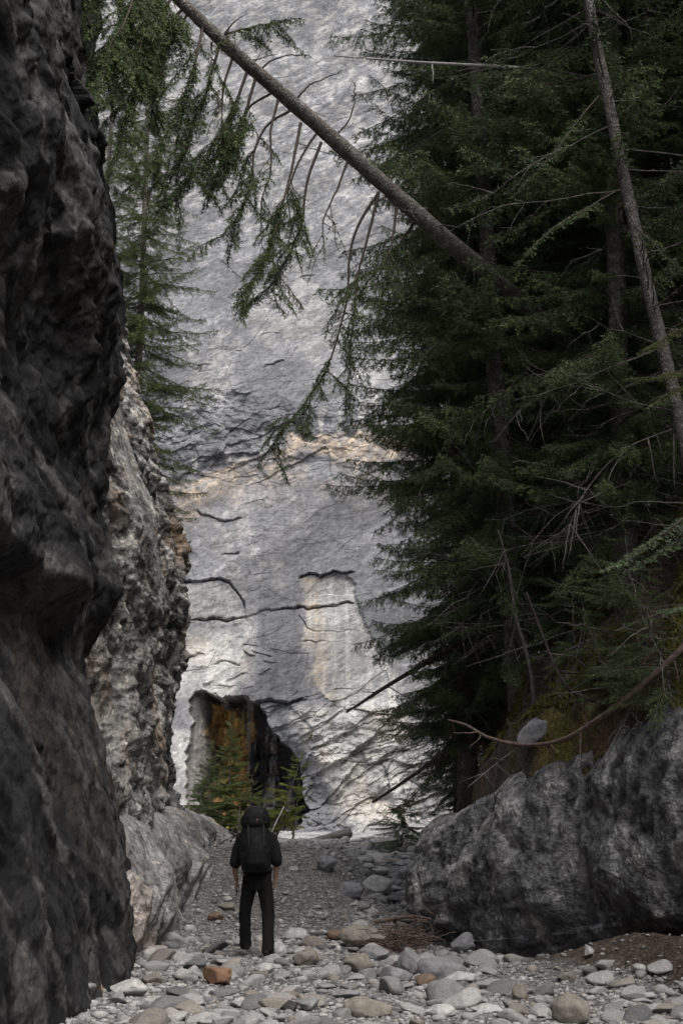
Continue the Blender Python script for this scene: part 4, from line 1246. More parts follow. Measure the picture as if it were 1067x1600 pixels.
def build_deadwood():
    stick("dead_log", [(612, 1026, 23), (660, 1003, 23.2), (730, 968, 23.6), (830, 925, 24)], (.03, .07), MATS['dark'], "upper of two dark rotten logs sticking out of the firs", "log", 5, seed=2)
    stick("dead_log", [(541, 1113, 21.5), (600, 1075, 21.6), (705, 1012, 21.8), (800, 955, 22), (880, 895, 22.4)], (.018, .075), MATS['dark'], "long dark dead log with twig stubs pointing at the pale cliff", "log", 14, seed=3)
    stick("dry_stick", [(582, 1254, 25), (640, 1215, 24.6), (692, 1178, 24.2), (730, 1150, 23.8)], (.025, .05), MATS['rootwood'], "slanting brown stick above the far gravel beside the rock", "branch", 4, seed=4)
    stick("root", [(700, 1125, 17.2), (728, 1133, 16.9), (765, 1153, 16.5), (820, 1164, 16), (880, 1155, 15.4), (950, 1113, 14.9), (1010, 1064, 14.6), (1075, 1005, 14.4)], (.012, .044), MATS['rootwood'], "curved bare branch bowed along the mossy bank above the rock", "branch", 12, n=60, seed=5, wob=.2, tl=(.15, .45))
    stick("dead_branch", [(822, 925, 16.5), (850, 1000, 16.2), (872, 1052, 16), (898, 1083, 15.8), (945, 1100, 15.6)], (.012, .032), MATS['dark'], "dark crooked branch hanging down over the orange needle litter", "branch", 8, seed=6)
    stick("dead_tree", [(522, 87, 17.6), (650, 97, 17.4), (830, 108, 17.0), (965, 130, 16.4), (1075, 149, 16), (1200, 165, 15.6)], (.012, .055), MATS['pale'], "bleached thin dead pole lying across the forest boughs near the top", "dead tree", 14, n=40, seed=7, tl=(.15, .5))
    stick("driftwood_log", [(468, 1322, 38.5), (505, 1311, 38.7), (548, 1301, 39)], (.10, .14), MATS['dead'], "weathered driftwood log on the far gravel rim", "log", 0, seed=8)
    stick("dry_stick", [(632, 1404, 21.5), (662, 1396, 21.3)], (.03, .025), MATS['rootwood'], "short reddish stick on pale stones beside the rock's edge", "branch", 0, seed=9)
    stick("dry_stick", [(585, 1441, 19.0), (640, 1432, 18.8), (672, 1436, 18.5)], (.03, .018), MATS['rootwood'], "brown stick lying on the heap of dry twigs", "branch", 4, seed=10)
    stick("dead_branch", [(778, 828, 18), (795, 890, 18), (805, 960, 18), (828, 1045, 18), (836, 1130, 18)], (.012, .035), MATS['dead'], "upright bare grey stem at the forest's lower edge", "dead tree", 16, seed=11, tl=(.3, .9))
    stick("dead_branch", [(790, 655, 17), (850, 620, 16.8), (930, 600, 16.5), (1067, 595, 16)], (.004, .012), MATS['dead'], "long bare grey branch reaching across the dark forest", "branch", 16, seed=12, tl=(.3, 1.0))
    stick("dead_branch", [(640, 800, 19), (700, 690, 18.6), (760, 640, 18.2), (840, 560, 17.8)], (.004, .012), MATS['dead'], "bare twiggy branch arching through the middle of the forest edge", "branch", 14, seed=13, tl=(.3, .9))
    stick("dead_branch", [(880, 840, 15.5), (920, 760, 15.4), (980, 700, 15.2), (1080, 660, 15)], (.004, .012), MATS['dead'], "bare branch above the light green bough", "branch", 16, seed=14, tl=(.3, .9))
    rs = np.random.default_rng(56)
    for k, (px, py, lab) in enumerate([(800, 1180, "short dead stick leaning on the top of the overhanging rock"), (930, 1050, "bare stick lying across the moss of the bank"), (985, 1120, "broken bare branch sagging over the rock's upper edge"),
                                       (880, 965, "grey dead branch lying in the forest's litter"), (1035, 960, "forked grey stick under the bright hanging bough")]):
        dv = ray(px, py); t = 12.0
        while t < 40 and (dv[0] * t < float(hill_edge(dv[1] * t)) + .45 or CAM[2] + dv[2] * t > float(hill_h(dv[0] * t, dv[1] * t)) + .12): t += .05
        Yq = dv[1] * t - .1; a = rs.uniform(-.9, .9)
        ex, ey = 75 * math.cos(a), 75 * math.sin(a) + 20
        stick("dead_branch", [(px - ex, py + ey, Yq - .5), (px - ex * .3, py + ey * .2, Yq - .15), (px + ex * .4, py - ey * .5, Yq + .1), (px + ex, py - ey, Yq + .6)], (.006, .017), MATS['dead'], lab, "branch", 12, seed=60 + k, tl=(.15, .6))
    # tangle of dry twigs
    rs = np.random.default_rng(55); mb = MB()
    for k in range(240):
        u, v = rs.normal(628, 24), rs.normal(1465, 11)
        c = at(u, v, 18.2 + rs.normal() * .3); c[2] = float(hg(c[0], c[1])) + abs(rs.normal()) * .13 + .03
        d = norm(rs.normal(size=3) * np.array((1, .8, .35))); L = rs.uniform(.15, .5); t = np.linspace(-.5, .5, 6)[:, None]
        mb.tube(c + d * L * t + np.cumsum(rs.normal(size=(6, 3)) * .012, axis=0), np.linspace(.008, .003, 6), 4, cap=False)
    tag(mb.build("debris", MATS['rootwood']), "tangled heap of dry reddish twigs on the stones", kind="stuff")


# ================================================================== STONES
def ico(sub):
    bm = bmesh.new(); bmesh.ops.create_icosphere(bm, subdivisions=sub, radius=1.0)
    V = np.array([v.co for v in bm.verts]); T = np.array([[v.index for v in f.verts] for f in bm.faces]); bm.free()
    return V, T


ICO = {k: ico(k) for k in (1, 2, 3, 4)}


def stone_shape(seed, sub=4, angular=.5, flat=(1, .8, .55)):
    rs = np.random.default_rng(seed)
    V, T = ICO[sub]; V = V.copy()
    r = 1 + .22 * fbm(V[:, 0] * 1.1 + seed, V[:, 1] * 1.1, V[:, 2] * 1.1, 4, seed=seed)
    V = V * r[:, None]
    for k in range(int(3 + angular * 9)):
        n = norm(rs.normal(size=3)); h = rs.uniform(max(.3, .66 - .26 * angular), .95 - .14 * angular)
        d = V @ n - h
        V = V - np.clip(d, 0, None)[:, None] * n * (.7 + .3 * min(1, angular * 1.5))
    V = V + (.025 * fbm(V[:, 0] * 4, V[:, 1] * 4, V[:, 2] * 4 + seed, 3, seed=seed + 3))[:, None] * norm(V)
    V = V * np.array(flat)
    V = V / np.abs(V).max(0) * np.array(flat)
    return V, T


def build_stones():
    grey = stone_mat("river_stone", [(0.0, (.15, .15, .155)), (.3, (.27, .265, .26)), (.55, (.36, .35, .345)), (.85, (.45, .44, .43)), (.95, (.30, .27, .235)), (1.0, (.2, .18, .165))])
    mats = dict(grey=stone_mat("slate_grey_stone", [(0, (.25, .25, .26)), (1, (.25, .25, .26))]), pale=stone_mat("pale_stone", [(0, (.46, .45, .44)), (1, (.46, .45, .44))]),
                tan=stone_mat("tan_stone", [(0, (.25, .228, .195)), (1, (.25, .228, .195))]), orange=stone_mat("orange_stone", [(0, (.235, .14, .09)), (1, (.235, .14, .09))]),
                brown=stone_mat("brown_stone", [(0, (.20, .145, .105)), (1, (.20, .145, .105))]), dark=stone_mat("dark_stone", [(0, (.05, .048, .048)), (1, (.05, .048, .048))]))
    taken = []
    # px centre, base py, width px, height px, depth ratio, tone, angular, seed, yaw, label
    spec = [
        (338, 1541, 46, 27, .8, 'orange', .7, 1, .2, "rusty orange stone on the gravel in front of the hiker"),
        (575, 1483, 92, 34, .7, 'tan', .15, 2, 0, "big rounded tan boulder lying before the heap of twigs"),
        (694, 1538, 84, 40, .7, 'grey', .95, 3, .35, "large angular grey slab with a sharp edge near the rock"),
        (664, 1542, 42, 18, .8, 'brown', .4, 4, 0, "flat brown stone wedged under the angular slab"),
        (897, 1602, 62, 44, .95, 'tan', .1, 5, .4, "round mottled boulder at the foot of the dark undercut bank"),
        (727, 1488, 46, 28, .8, 'grey', .3, 6, 1, "rounded grey stone against the foot of the overhanging rock"),
        (192, 1560, 72, 26, .8, 'pale', .8, 7, .2, "flat pale slab beside the foot of the dark wall"),
        (143, 1560, 34, 24, .8, 'brown', .4, 8, 1, "brownish block touching the flat pale slab"),
        (183, 1570, 34, 18, .8, 'grey', .8, 9, 2, "wedge shaped grey stone in front of the flat pale slab"),
        (560, 1522, 54, 28, .8, 'tan', .25, 10, .3, "domed tan boulder between the hiker and the angular slab"),
        (452, 1582, 30, 22, .8, 'dark', .9, 11, .1, "small black pointed stone on the gravel"),
        (482, 1580, 40, 20, .8, 'grey', .6, 12, .6, "grey stone pressed against the black pointed one"),
        (577, 1590, 84, 32, .7, 'tan', .5, 13, .15, "long low olive tan boulder closest to the viewer"),
        (642, 1523, 40, 38, .9, 'grey', .4, 14, .4, "upright grey boulder behind the angular slab"),
        (618, 1536, 56, 24, .9, 'grey', .5, 15, -.5, "sloping blue grey stone resting by the upright boulder"),
        (478, 1509, 42, 26, .9, 'tan', .3, 16, .9, "pale tan boulder just beside the hiker's boot"),
        (436, 1495, 30, 22, .8, 'pale', .4, 17, .2, "white rounded stone touching the hiker's boot"),
        (592, 1398, 52, 26, .8, 'pale', .35, 18, .2, "large white boulder in the creek bed beyond the hiker"),
        (548, 1404, 42, 24, .8, 'grey', .4, 19, .5, "grey boulder beside the large white one"),
        (511, 1358, 34, 24, .9, 'grey', .5, 20, .2, "grey boulder high on the gravel bank"),
        (716, 1540, 62, 17, .9, 'pale', .6, 21, .1, "long flat pale stone beyond the angular slab"),
        (813, 1564, 26, 25, .9, 'tan', .1, 22, .2, "small round stone at the edge of the dark bank"),
        (393, 1562, 28, 13, .9, 'tan', .4, 24, .2, "small cream coloured stone on bare gravel"),
        (414, 1522, 36, 15, .9, 'pale', .5, 25, .2, "flat pale stone under the hiker's heel"),
        (380, 1478, 34, 13, .8, 'pale', .4, 26, .1, "pale oval stone behind the hiker's leg"),
        (540, 1560, 52, 10, .9, 'grey', .7, 27, .2, "thin flat slate lying on the gravel"),
        (620, 1470, 50, 14, .9, 'tan', .3, 28, .2, "half buried tan stone under the dry twigs"),
        (584, 1501, 58, 20, .8, 'grey', .3, 29, .2, "oblong grey boulder in front of the big rounded tan one"),
        (640, 1375, 36, 22, .9, 'pale', .5, 30, .2, "pale block against the rock's edge farther up"),
        (335, 1440, 28, 14, .9, 'brown', .4, 31, .2, "brown stone near the end of the rock shelf"),
        (355, 1425, 34, 10, .9, 'tan', .5, 32, .2, "flat tan stone on the gravel below the bank"),
        (460, 1470, 44, 18, .9, 'pale', .4, 33, .5, "whitish boulder up the creek from the hiker's boots"),
        (525, 1470, 34, 16, .9, 'brown', .5, 34, .5, "brownish stone left of the big rounded tan boulder"),
        (760, 1585, 60, 14, .9, 'pale', .5, 35, .1, "long whitish stone in the gravel by the dark bank"),
        (690, 1590, 50, 18, .9, 'pale', .5, 36, .7, "broad pale stone half sunk in the near gravel"),
    ]
    for (px, py, w, h, dr, tone, ang, sd, yaw, lab) in spec:
        d = ray(px, py)
        t = -CAM[2] / d[2] if d[2] < -.01 else 60
        for _ in range(12):                                     # meet the uneven ground
            p = CAM + d * t; err = p[2] - float(hg(p[0], p[1])); t += err / max(.05, -d[2] + .08) * .6
        p = CAM + d * t
        k = project(p)[2] / FPX
        W, H = w * k * .5, h * k * .5 * 1.12
        V, T = stone_shape(sd, 4, ang, (W, W * dr, H * 1.1))
        o = link_mesh("boulder" if w > 50 else "stone", V, tris=T, mat=mats[tone])
        y = p[1] + W * dr * .75
        o.location = (p[0], y, float(hg(p[0], y)) + H * .72)
        o.rotation_euler = (.06, .05 * (sd % 3 - 1), yaw * .6)
        tag(o, lab, "boulder" if w > 50 else "stone")
        taken.append((p[0], y, max(W, .1)))
    # two that do not lie in the creek
    for nm, (px, py, Y, w, h), tone, sd, lab, rot in [
        ("boulder", (846, 1122, 16.6, 84, 50), 'grey', 51, "angular pale block caught in the moss of the bank", (.1, -.5, .1)),
        ("stone", (918, 1488, 14.6, 18, 24), 'pale', 52, "lone pale stone standing in the dark hollow under the rock", (0, .1, 0))]:
        p = at(px, py, Y)
        if nm == 'boulder':
            d = ray(px, py); t = 12.0
            while t < 40 and (d[0] * t < float(hill_edge(d[1] * t)) + .45 or CAM[2] + d[2] * t > float(hill_h(d[0] * t, d[1] * t)) + .1): t += .05
            p = CAM + d * t; p[2] -= .14; p[1] += .1
        else:
            p[2] = float(hg(p[0], p[1])) + .08
        k = project(p)[2] / FPX
        V, T = stone_shape(sd, 4, .95, (w * k * .56, w * k * .42, h * k * .40))
        o = link_mesh(nm, V, tris=T, mat=mats[tone], smooth=True); o.location = p; o.rotation_euler = rot
        tag(o, lab, nm)
    # the rest of the stones: the larger ones each by itself, the small ones one bed of pebbles
    rs = np.random.default_rng(77)
    N = 11000
    Y = 10.6 + (rs.random(N) ** 1.5) * 30
    xl, xr = -2.9 - .0 * Y, hill_edge(Y) - .1
    xl = np.where(Y < 16.5, -2.75, -2.55)
    X = xl + (xr - xl) * rs.random(N)
    size = .017 + .022 * rs.pareto(1.55, N)
    chan = np.exp(-((X - (.55 + .03 * (Y - 14))) / 1.1) ** 2)
    size = np.minimum(size, .23 - .12 * rs.random(N)) * np.where(Y > 19.5, .55 + .75 * chan, 1.0)
    bare = fbm(X * .6, Y * .35, 3, 3, seed=78)
    keep = (rs.random(N) < np.where(bare > .0, .3, 1.0)) & (rs.random(N) < np.where((Y > 19.5) & (X < .3), .55, 1.0))
    for (x, y, w) in taken:
        keep &= ~(np.hypot(X - x, Y - y) < w * .9 + size)
    keep &= ~(np.hypot(X + 1.13, Y - 17.0) < .42 + size * .5)          # where the hiker stands
    keep &= ~((hill_edge(Y) - X < .95) & (Y < 15.8) & (rs.random(N) < .93))
    X, Y, size = X[keep], Y[keep], size[keep]
    Z = hg(X, Y)
    shown = size / np.hypot(X, Y)
    order = np.argsort(-shown)
    temps = []
    for k in range(10):
        V, T = stone_shape(200 + k, 3, [.5, .8, 1.0, .7, 1.2, .9, .6, 1.1, .8, 1.2][k], [(1, .8, .5), (1, .65, .4), (1, .85, .33), (1, .85, .62), (1, .7, .42)][k % 5])
        temps.append((V, T))
    G = "loose stones strewn over the creek bed"
    protos = []
    for i in order[:255]:
        k = int(rs.integers(10))
        src = [p for p in protos if p[0] == k]
        if not src:
            o = link_mesh("stone", temps[k][0], tris=temps[k][1], mat=grey); protos.append((k, o))
        else:
            o = src[0][1].copy(); COL.objects.link(o)
        s = float(size[i]); o.scale = (s, s, s * rs.uniform(.8, 1.15))
        o.location = (X[i], Y[i], Z[i] + s * .22); o.rotation_euler = (rs.normal() * .15, rs.normal() * .15, rs.uniform(0, 6.28))
        tag(o, "loose grey stone strewn among the others on the creek bed", "stone", G)
    # pebbles
    rest = order[255:]
    VV, TT, n = [], [], 0
    lo = []
    for k in range(8):
        V, T = stone_shape(300 + k, 2, .2 + .1 * k, (1, .8, .55)); lo.append((V, T))

    def put(x, y, z, s):
        nonlocal n
        V, T = lo[rs.integers(8)]
        a = rs.uniform(0, 6.28); c, q = math.cos(a), math.sin(a)
        P = V @ np.array(((c, q, 0), (-q, c, 0), (0, 0, rs.uniform(.7, 1.1)))) * s + (x, y, z + s * .2)
        VV.append(P); TT.append(T + n); n += len(V)
    for i in rest:
        put(X[i], Y[i], Z[i], size[i])
    M = 20000
    Yp = 10.4 + rs.random(M) ** 1.7 * 31; xl = np.where(Yp < 16.5, -2.75, -2.6); Xp = xl + (hill_edge(Yp) + .1 - xl) * rs.random(M)
    kp = ~((hill_edge(Yp) - Xp < .9) & (Yp < 15.8) & (rs.random(M) < .85)); Xp, Yp = Xp[kp], Yp[kp]; M = len(Xp)
    Zp = hg(Xp, Yp); sp = rs.uniform(.012, .034, M) * np.where(rs.random(M) < .1, 1.5, 1)
    for i in range(M):
        put(Xp[i], Yp[i], Zp[i], sp[i])
    o = link_mesh("pebbles", np.vstack(VV), tris=np.vstack(TT), mat=grey)
    tag(o, "small pebbles and cobbles covering the creek bed", kind="stuff")


def build_undergrowth():
    """moss tufts, needle litter and fallen twigs over the bank"""
    rs = np.random.default_rng(90)

    def spots(n, e1):
        Y = 11.5 + rs.random(n) * 12; e = .25 + rs.random(n) ** 1.4 * e1
        X = hill_edge(Y) + e + .3
        return X, Y
    dg = bpy.context.evaluated_depsgraph_get()
    hs = bpy.data.objects["hillside"]

    def drop(X, Y):
        P, N = [], []
        for x, y in zip(X, Y):
            ok, loc, nor, _ = hs.ray_cast(Vector((x, y, 40)), Vector((0, 0, -1)))
            P.append(loc if ok else (x, y, -5)); N.append(nor if ok else (0, 0, 1))
        return np.array(P), np.array(N)
    hs_eval = dg.id_eval_get(hs) if False else None
    X, Y = spots(14000, 5.0)
    pat = fbm(X * .9, Y * .9, 0, 5, seed=172)
    k = pat > -.12; X, Y = X[k], Y[k]
    P, N = drop(X, Y)
    D = norm(N + rs.normal(size=N.shape) * .35)
    T = needles(np.repeat(P, 1, 0), D, np.full(len(P), .03), .07, .012, .0025, jit=.3, rs=rs)
    o = link_mesh("moss", T.reshape(-1, 3), tris=np.arange(len(T) * 3).reshape(-1, 3), mat=needle_mat("moss_green", (.05, .052, .010), (.19, .18, .034), 1.5), smooth=False)
    tag(o, "yellow green moss cushions and tufts on the bank", kind="stuff")
    X, Y = spots(900, 5.0); P, N = drop(X, Y); mb = MB()
    for p, nn in zip(P, N):
        d = norm(rs.normal(size=3)); d = norm(d - nn * (d @ nn) * .8); L = rs.uniform(.1, .5); t = np.linspace(-.5, .5, 5)[:, None]
        mb.tube(p + nn * .02 + d * L * t + np.cumsum(rs.normal(size=(5, 3)) * .012, axis=0), np.linspace(.007, .003, 5), 4, cap=False)
    tag(mb.build("litter", MATS['dead']), "fallen twigs littering the mossy bank", kind="stuff")


# ================================================================== HIKER
def ball(mb, c, r, sub=2):
    V, T = ICO[sub]
    mb.add(V * np.asarray(r) + np.asarray(c), t=T)


def limb(mb, pts, rad, n=18, sides=12):
    p = smooth_line(pts, n); r = np.interp(np.linspace(0, 1, n), np.linspace(0, 1, len(rad)), rad)
    mb.tube(p, r, sides)
    ball(mb, p[0], r[0]); ball(mb, p[-1], r[-1])


def loft(mb, rings, sides=28):
    """rings: (x, y, z, rx, ry) from bottom to top, closed at both ends"""
    a = np.arange(sides) * 2 * PI / sides
    V = []
    for (x, y, z, rx, ry) in rings:
        V.append(np.stack((x + rx * np.cos(a), y + ry * np.sin(a), np.full(sides, z)), 1))
    m = len(rings); V = np.vstack(V)
    i = np.arange(m - 1)[:, None] * sides; j = np.arange(sides)[None]; j2 = (j + 1) % sides
    q = np.stack((i + j, i + j2, i + sides + j2, i + sides + j), -1).reshape(-1, 4)
    V = np.vstack((V, [rings[0][:3]], [rings[-1][:3]])); c0, c1 = m * sides, m * sides + 1
    t = [(c0, (k + 1) % sides, k) for k in range(sides)] + [(c1, (m - 1) * sides + k, (m - 1) * sides + (k + 1) % sides) for k in range(sides)]
    mb.add(V, q, t)


def fused(mb, name, mat, parent, voxel=.007, smooth=4, wrinkle=0.0, wscale=9.0, stretch=(1, 1, .5), seed=0):
    """fuse overlapping closed shapes into one continuous skin"""
    o = mb.build(name, mat, None)
    md = o.modifiers.new("fuse", 'REMESH'); md.mode = 'VOXEL'; md.voxel_size = voxel
    if smooth:
        ms = o.modifiers.new("soft", 'SMOOTH'); ms.factor = .5; ms.iterations = smooth
    dg = bpy.context.evaluated_depsgraph_get(); dg.update()
    me = bpy.data.meshes.new_from_object(o.evaluated_get(dg))
    o.modifiers.clear(); old = o.data; o.data = me; bpy.data.meshes.remove(old)
    me.name = name
    if mat and not me.materials: me.materials.append(mat)
    n = len(me.vertices); V = np.empty(n * 3, np.float32); me.vertices.foreach_get("co", V); V = V.reshape(-1, 3)
    if wrinkle:
        N = np.empty(n * 3, np.float32); me.vertex_normals.foreach_get("vector", N); N = N.reshape(-1, 3)
        w = fbm(V[:, 0] * wscale * stretch[0], V[:, 1] * wscale * stretch[1], V[:, 2] * wscale * stretch[2], 4, seed=seed, ridged=True)
        V = V + N * (w * wrinkle)[:, None]
        me.vertices.foreach_set("co", V.astype(np.float32).ravel())
    me.polygons.foreach_set("use_smooth", np.ones(len(me.polygons), bool)); me.update()
    o.parent = parent
    return o


def build_hiker():
    X0, Y0 = -1.075, 17.0
    z0 = float(hg(X0, Y0)) + .03
    M = dict(skin=simple_mat("skin", (.26, .145, .10), scale=30, var=.12, rough=.6), hair=simple_mat("hair", (.05, .03, .02), scale=60, var=.4, rough=.7),
             shirt=simple_mat("black_cloth", (.008, .008, .009), scale=40, var=.3, rough=.95, bump=.002), trs=simple_mat("charcoal_cloth", (.010, .0095, .0095), scale=50, var=.3, rough=.95, bump=.002),
             boot=simple_mat("boot_leather", (.030, .026, .022), scale=30, var=.4, rough=.8, bump=.002), sole=simple_mat("rubber", (.012, .012, .012), rough=.9),
             eye=simple_mat("eye_white", (.6, .58, .55), var=.05, rough=.3))
    p = empty("person", (X0, Y0, z0))
    tag(p, "hiker seen from behind in dark clothes with rolled sleeves, walking up the creek bed", "person")
    # ---- body: one continuous skin
    b = MB()
    hc = np.array((-.085, .03, 1.70))
    loft(b, [(hc[0], .035, 1.585, .045, .06), (hc[0], .035, 1.61, .06, .082), (hc[0], .03, 1.66, .073, .095), (hc[0], .025, 1.72, .078, .10), (hc[0], .02, 1.77, .072, .092), (hc[0], .02, 1.80, .05, .066), (hc[0], .02, 1.813, .015, .02)])
    limb(b, [(-.03, -.01, 1.44), (-.045, .0, 1.53), (-.07, .015, 1.63)], [.066, .056, .056])
    ball(b, hc + (0, .105, -.02), (.013, .022, .02)); ball(b, hc + (0, .10, -.045), (.018, .018, .012))          # nose
    ball(b, hc + (0, .078, -.105), (.03, .022, .022)); ball(b, hc + (0, .088, -.072), (.026, .012, .008))          # chin, lips
    for s in (-1, 1):
        ball(b, hc + (s * .079, -.005, -.02), (.012, .022, .033)); ball(b, hc + (s * .03, .088, .012), (.02, .012, .008))
    loft(b, [(0, 0, .90, .15, .10), (0, 0, 1.0, .145, .10), (-.005, 0, 1.12, .14, .095), (-.01, -.01, 1.3, .165, .105), (-.015, -.01, 1.42, .15, .085), (-.02, -.01, 1.48, .07, .06)])
    arms = {-1: [(-.195, -.01, 1.43), (-.245, -.02, 1.30), (-.283, -.03, 1.165), (-.283, -.0, 1.03), (-.268, .03, .905)],
            1: [(.165, -.01, 1.43), (.215, -.02, 1.31), (.243, -.03, 1.185), (.243, .01, 1.05), (.232, .04, .935)]}
    for s, a in arms.items():
        limb(b, a, [.052, .046, .040, .036, .026], 26)
        w = np.array(a[-1]); d = norm(np.array((s * -.06, .10, -1.0)))
        up = norm(np.cross(d, (0, 1, 0))) * 1.0          # across the back of the hand lies along y
        fw = norm(np.cross(up, d))
        loftp = [w + d * t for t in (0, .03, .06, .085)]
        for k in range(4):                                # palm
            ball(b, loftp[k], (.017, .030 + .004 * k, .022))
        for k, (oy, L) in enumerate(((.034, .068), (.012, .076), (-.010, .072), (-.031, .056))):
            q0 = w + d * .085 + np.array((0, oy, 0)); inward = np.array((-s * 1.0, .1, 0))
            q1 = q0 + norm(d + inward * .25) * L * .45; q2 = q1 + norm(d + inward * .8) * L * .33; q3 = q2 + norm(d + inward * 1.8) * L * .25
            limb(b, [q0, q1, q2, q3], [.0098, .009, .0085, .0072], 12, 8)
        t0 = w + d * .03 + np.array((0, .028, 0)); t1 = t0 + norm(d * .7 + np.array((-s * .35, .7, 0))) * .038; t2 = t1 + norm(d + np.array((-s * .5, .25, 0))) * .032
        limb(b, [t0, t1, t2], [.013, .011, .009], 10, 8)
    legs = {-1: [(-.085, .0, .90), (-.154, .10, .50), (-.148, .22, .14)], 1: [(.085, .0, .90), (.142, .0, .48), (.148, -.06, .10)]}
    for s, l in legs.items():
        limb(b, l, [.085, .058, .04], 22)
    body = fused(b, "body", M['skin'], p, .0065, 3)
    for s in (-1, 1):
        e = MB(); ball(e, hc + (s * .03, .088, .0), (.013, .01, .009)); e.build("eye", M['eye'], p)
    h = MB()
    loft(h, [(hc[0], .0, 1.64, .066, .075), (hc[0], -.005, 1.68, .082, .096), (hc[0], .0, 1.74, .087, .108), (hc[0], .01, 1.79, .078, .10), (hc[0], .015, 1.825, .045, .06)])
    fused(h, "hair", M['hair'], p, .008, 2, .006, 30)
    # ---- shirt with sleeves rolled at the elbow
    t = MB()
    loft(t, [(0, 0, .93, .178, .125), (0, 0, 1.03, .172, .122), (-.005, 0, 1.14, .168, .115), (-.01, -.01, 1.3, .188, .125), (-.013, -.01, 1.40, .185, .112), (-.018, -.01, 1.46, .13, .085), (-.022, -.008, 1.505, .07, .066)])
    for s, a in arms.items():
        m = np.array(a[2]) + (np.array(a[3]) - np.array(a[2])) * .22
        limb(t, [a[0], a[1], a[2], tuple(m)], [.078, .070, .064, .062], 22)
        q = np.array(a[2]) * .7 + np.array(a[3]) * .3
        limb(t, [tuple(m + (0, 0, .035)), tuple(q)], [.066, .067], 6)
    fused(t, "shirt", M['shirt'], p, .008, 3, .006, 11, (1, 1, .7), 3)
    # ---- trousers
    t = MB()
    loft(t, [(0, 0, .80, .168, .115), (0, -.005, .88, .180, .13), (0, 0, .97, .172, .125), (0, 0, 1.04, .168, .118)])
    limb(t, [(-.088, .0, .86), (-.132, .055, .68), (-.158, .10, .50), (-.156, .16, .30), (-.150, .215, .12)], [.094, .082, .070, .064, .069], 26)
    limb(t, [(.090, .0, .86), (.124, .01, .68), (.146, .0, .48), (.150, -.03, .28), (.150, -.058, .075)], [.096, .083, .072, .068, .071], 26)
    fused(t, "trousers", M['trs'], p, .008, 3, .008, 10, (1, 1, .45), 5)
    for s, (cx, cy, cz, yw) in {-1: (-.148, .235, .06, .2), 1: (.150, -.045, .012, -.25)}.items():
        t = MB(); rot = lambda x, y: (cx + x * math.cos(yw) - y * math.sin(yw), cy + x * math.sin(yw) + y * math.cos(yw))
        limb(t, [(*rot(0, -.02), cz + .16), (*rot(0, -.025), cz + .09), (*rot(0, -.02), cz + .05)], [.050, .048, .048], 10)
        limb(t, [(*rot(0, -.055), cz + .045), (*rot(0, .04), cz + .055), (*rot(0, .13), cz + .045), (*rot(0, .185), cz + .035)], [.045, .046, .043, .03], 14)
        bt = fused(t, "boot", M['boot'], p, .006, 3)
        t = MB()
        limb(t, [(*rot(0, -.065), cz + .005), (*rot(0, .05), cz + .005), (*rot(.0, .19), cz + .008)], [.044, .045, .038], 12)
        V = t.v
        t.v = [np.column_stack((v[:, 0], v[:, 1], (v[:, 2] - cz) * .38 + cz + .006)) for v in V]
        fused(t, "sole", M['sole'], bt, .007, 1)
    # ---- backpack
    pk = empty("backpack", (X0, Y0, z0))
    tag(pk, "large black hiking backpack with a tall rounded top, worn by the hiker", "backpack")
    nyl = simple_mat("black_nylon", (.007, .007, .008), scale=60, var=.3, rough=.75, bump=.001); web = simple_mat("grey_webbing", (.045, .045, .048), var=.2, rough=.8)
    t = MB()
    yb = -.135
    loft(t, [(-.01, yb - .10, 1.03, .13, .07), (-.01, yb - .11, 1.07, .175, .115), (-.01, yb - .12, 1.20, .195, .135), (-.012, yb - .12, 1.35, .195, .135), (-.015, yb - .115, 1.47, .18, .125), (-.018, yb - .11, 1.56, .165, .115), (-.018, yb - .11, 1.62, .15, .10)])
    fused(t, "pack_bag", nyl, pk, .010, 5, .006, 9, (1, 1, .8), 9)
    t = MB()
    loft(t, [(-.015, yb - .11, 1.575, .165, .12), (-.015, yb - .115, 1.62, .178, .14), (-.013, yb - .115, 1.70, .172, .14), (-.01, yb - .11, 1.76, .15, .125), (-.006, yb - .105, 1.80, .11, .095), (-.005, yb - .10, 1.822, .05, .05)])
    lid = fused(t, "lid", nyl, pk, .010, 4, .006, 9, (1, 1, 1), 10)
    t = MB()
    loft(t, [(0, yb - .235, 1.09, .085, .03), (0, yb - .25, 1.13, .115, .04), (.005, yb - .255, 1.28, .11, .045), (.008, yb - .245, 1.40, .085, .04), (.01, yb - .235, 1.46, .04, .025)])
    fused(t, "front_pocket", nyl, pk, .008, 4, .004, 12)
    t = MB()                                                     # arched zip over the lid pocket and the lid's straps
    a = np.linspace(.15, PI - .15, 18)
    t.tube(np.stack((.012 + .062 * np.cos(a), np.full(18, yb - .248), 1.628 + .045 * np.sin(a)), 1), .0042, 6)
    t.build("zip", web, lid)
    t = MB(); V = np.array([(.004, yb - .2585, 1.655), (.024, yb - .2585, 1.655), (.014, yb - .2595, 1.675)]); V2 = V + (0, .006, 0)
    t.add(np.vstack((V, V2)), q=[(0, 1, 4, 3), (1, 2, 5, 4), (2, 0, 3, 5)], t=[(0, 1, 2), (3, 5, 4)])
    t.build("emblem", simple_mat("pink_print", (.42, .22, .19), var=.05), lid, smooth=False)
    for pts in ([(-.10, yb - .235, 1.60), (-.095, yb - .262, 1.45), (-.075, yb - .264, 1.28), (-.08, yb - .25, 1.12)], [(.095, yb - .235, 1.60), (.10, yb - .258, 1.45), (.095, yb - .262, 1.28), (.10, yb - .245, 1.12)]):
        t = MB(); t.tube(smooth_line(pts, 16), .006, 6); t.build("strap", web, pk)
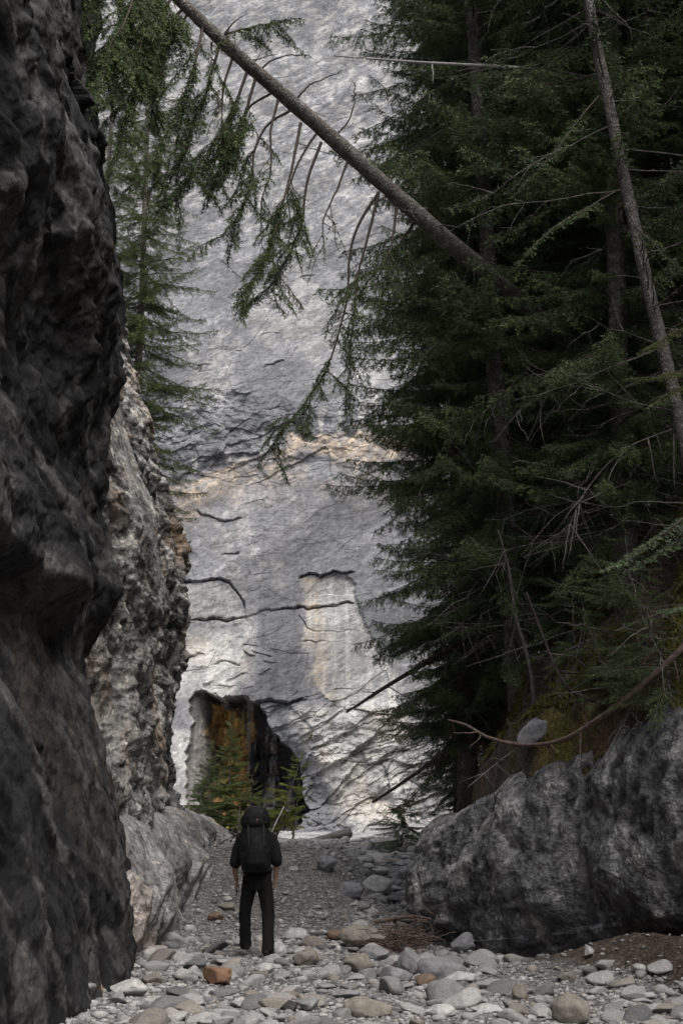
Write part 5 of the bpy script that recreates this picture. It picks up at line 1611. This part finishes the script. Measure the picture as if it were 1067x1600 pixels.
    for s in (-1, 1):
        t = MB(); t.tube(smooth_line([(s * .075, -.125, 1.46), (s * .10, -.03, 1.505), (s * .125, .07, 1.42), (s * .14, .10, 1.28), (s * .15, .04, 1.15), (s * .14, -.10, 1.10)], 24), .022, 8)
        t.build("shoulder_strap", nyl, pk)
    t = MB(); a = np.linspace(0, 2 * PI, 40)
    t.tube(np.stack((.182 * np.cos(a), -.012 + .138 * np.sin(a), 1.035 + .01 * np.cos(2 * a)), 1), .022, 8, cap=False)
    t.build("hip_belt", nyl, pk)
    t = MB(); t.tube(smooth_line([(-.17, yb - .02, 1.05), (-.19, yb - .05, 1.01), (-.165, yb - .06, .975), (-.15, yb - .03, .985)], 14), .005, 6); t.build("strap_end", simple_mat("pale_webbing", (.3, .3, .31)), pk)
    t = MB(); t.tube(smooth_line([(-.155, yb - .06, 1.745), (-.182, yb - .05, 1.735), (-.186, yb - .05, 1.705), (-.165, yb - .06, 1.69)], 14), .007, 6); t.build("haul_loop", simple_mat("white_webbing", (.5, .5, .48)), pk)
    # ---- small thing in the hand
    ph = empty("phone", (X0, Y0, z0))
    tag(ph, "small black device held in the hiker's lowered hand", "phone")
    me = MB()
    c = np.array((-.262, .055, .785)); V = np.array([(sx * .006, sy * .034, sz * .062) for sx in (-1, 1) for sy in (-1, 1) for sz in (-1, 1)]) + c
    me.add(V, q=[(0, 1, 3, 2), (4, 6, 7, 5), (0, 4, 5, 1), (2, 3, 7, 6), (0, 2, 6, 4), (1, 5, 7, 3)])
    o = me.build("case", simple_mat("black_plastic", (.01, .01, .01), var=.1, rough=.4), ph, smooth=False)
    bv = o.modifiers.new("edge", 'BEVEL'); bv.width = .004; bv.segments = 3
    me = MB(); me.add(np.array([(-.0065, -.030, -.056), (-.0065, .030, -.056), (-.0065, .030, .056), (-.0065, -.030, .056)]) + c - (.0, 0, 0), q=[(0, 1, 2, 3)])
    me.build("screen", simple_mat("dark_glass", (.015, .016, .018), var=.05, rough=.15), ph, smooth=False)


# ================================================================== BUILD
build_light()
build_ground()
build_back_wall()
build_left_cliff()
build_mid_cliff()
build_shelf()
build_outcrop()
build_hillside()
build_rear_light_blocker()
tree_mats()
setA, setB = build_forest()
build_other_trees(setA, setB)
build_leaning_tree()
build_edge_tree()
build_deadwood()
build_stones()
build_undergrowth()
build_hiker()
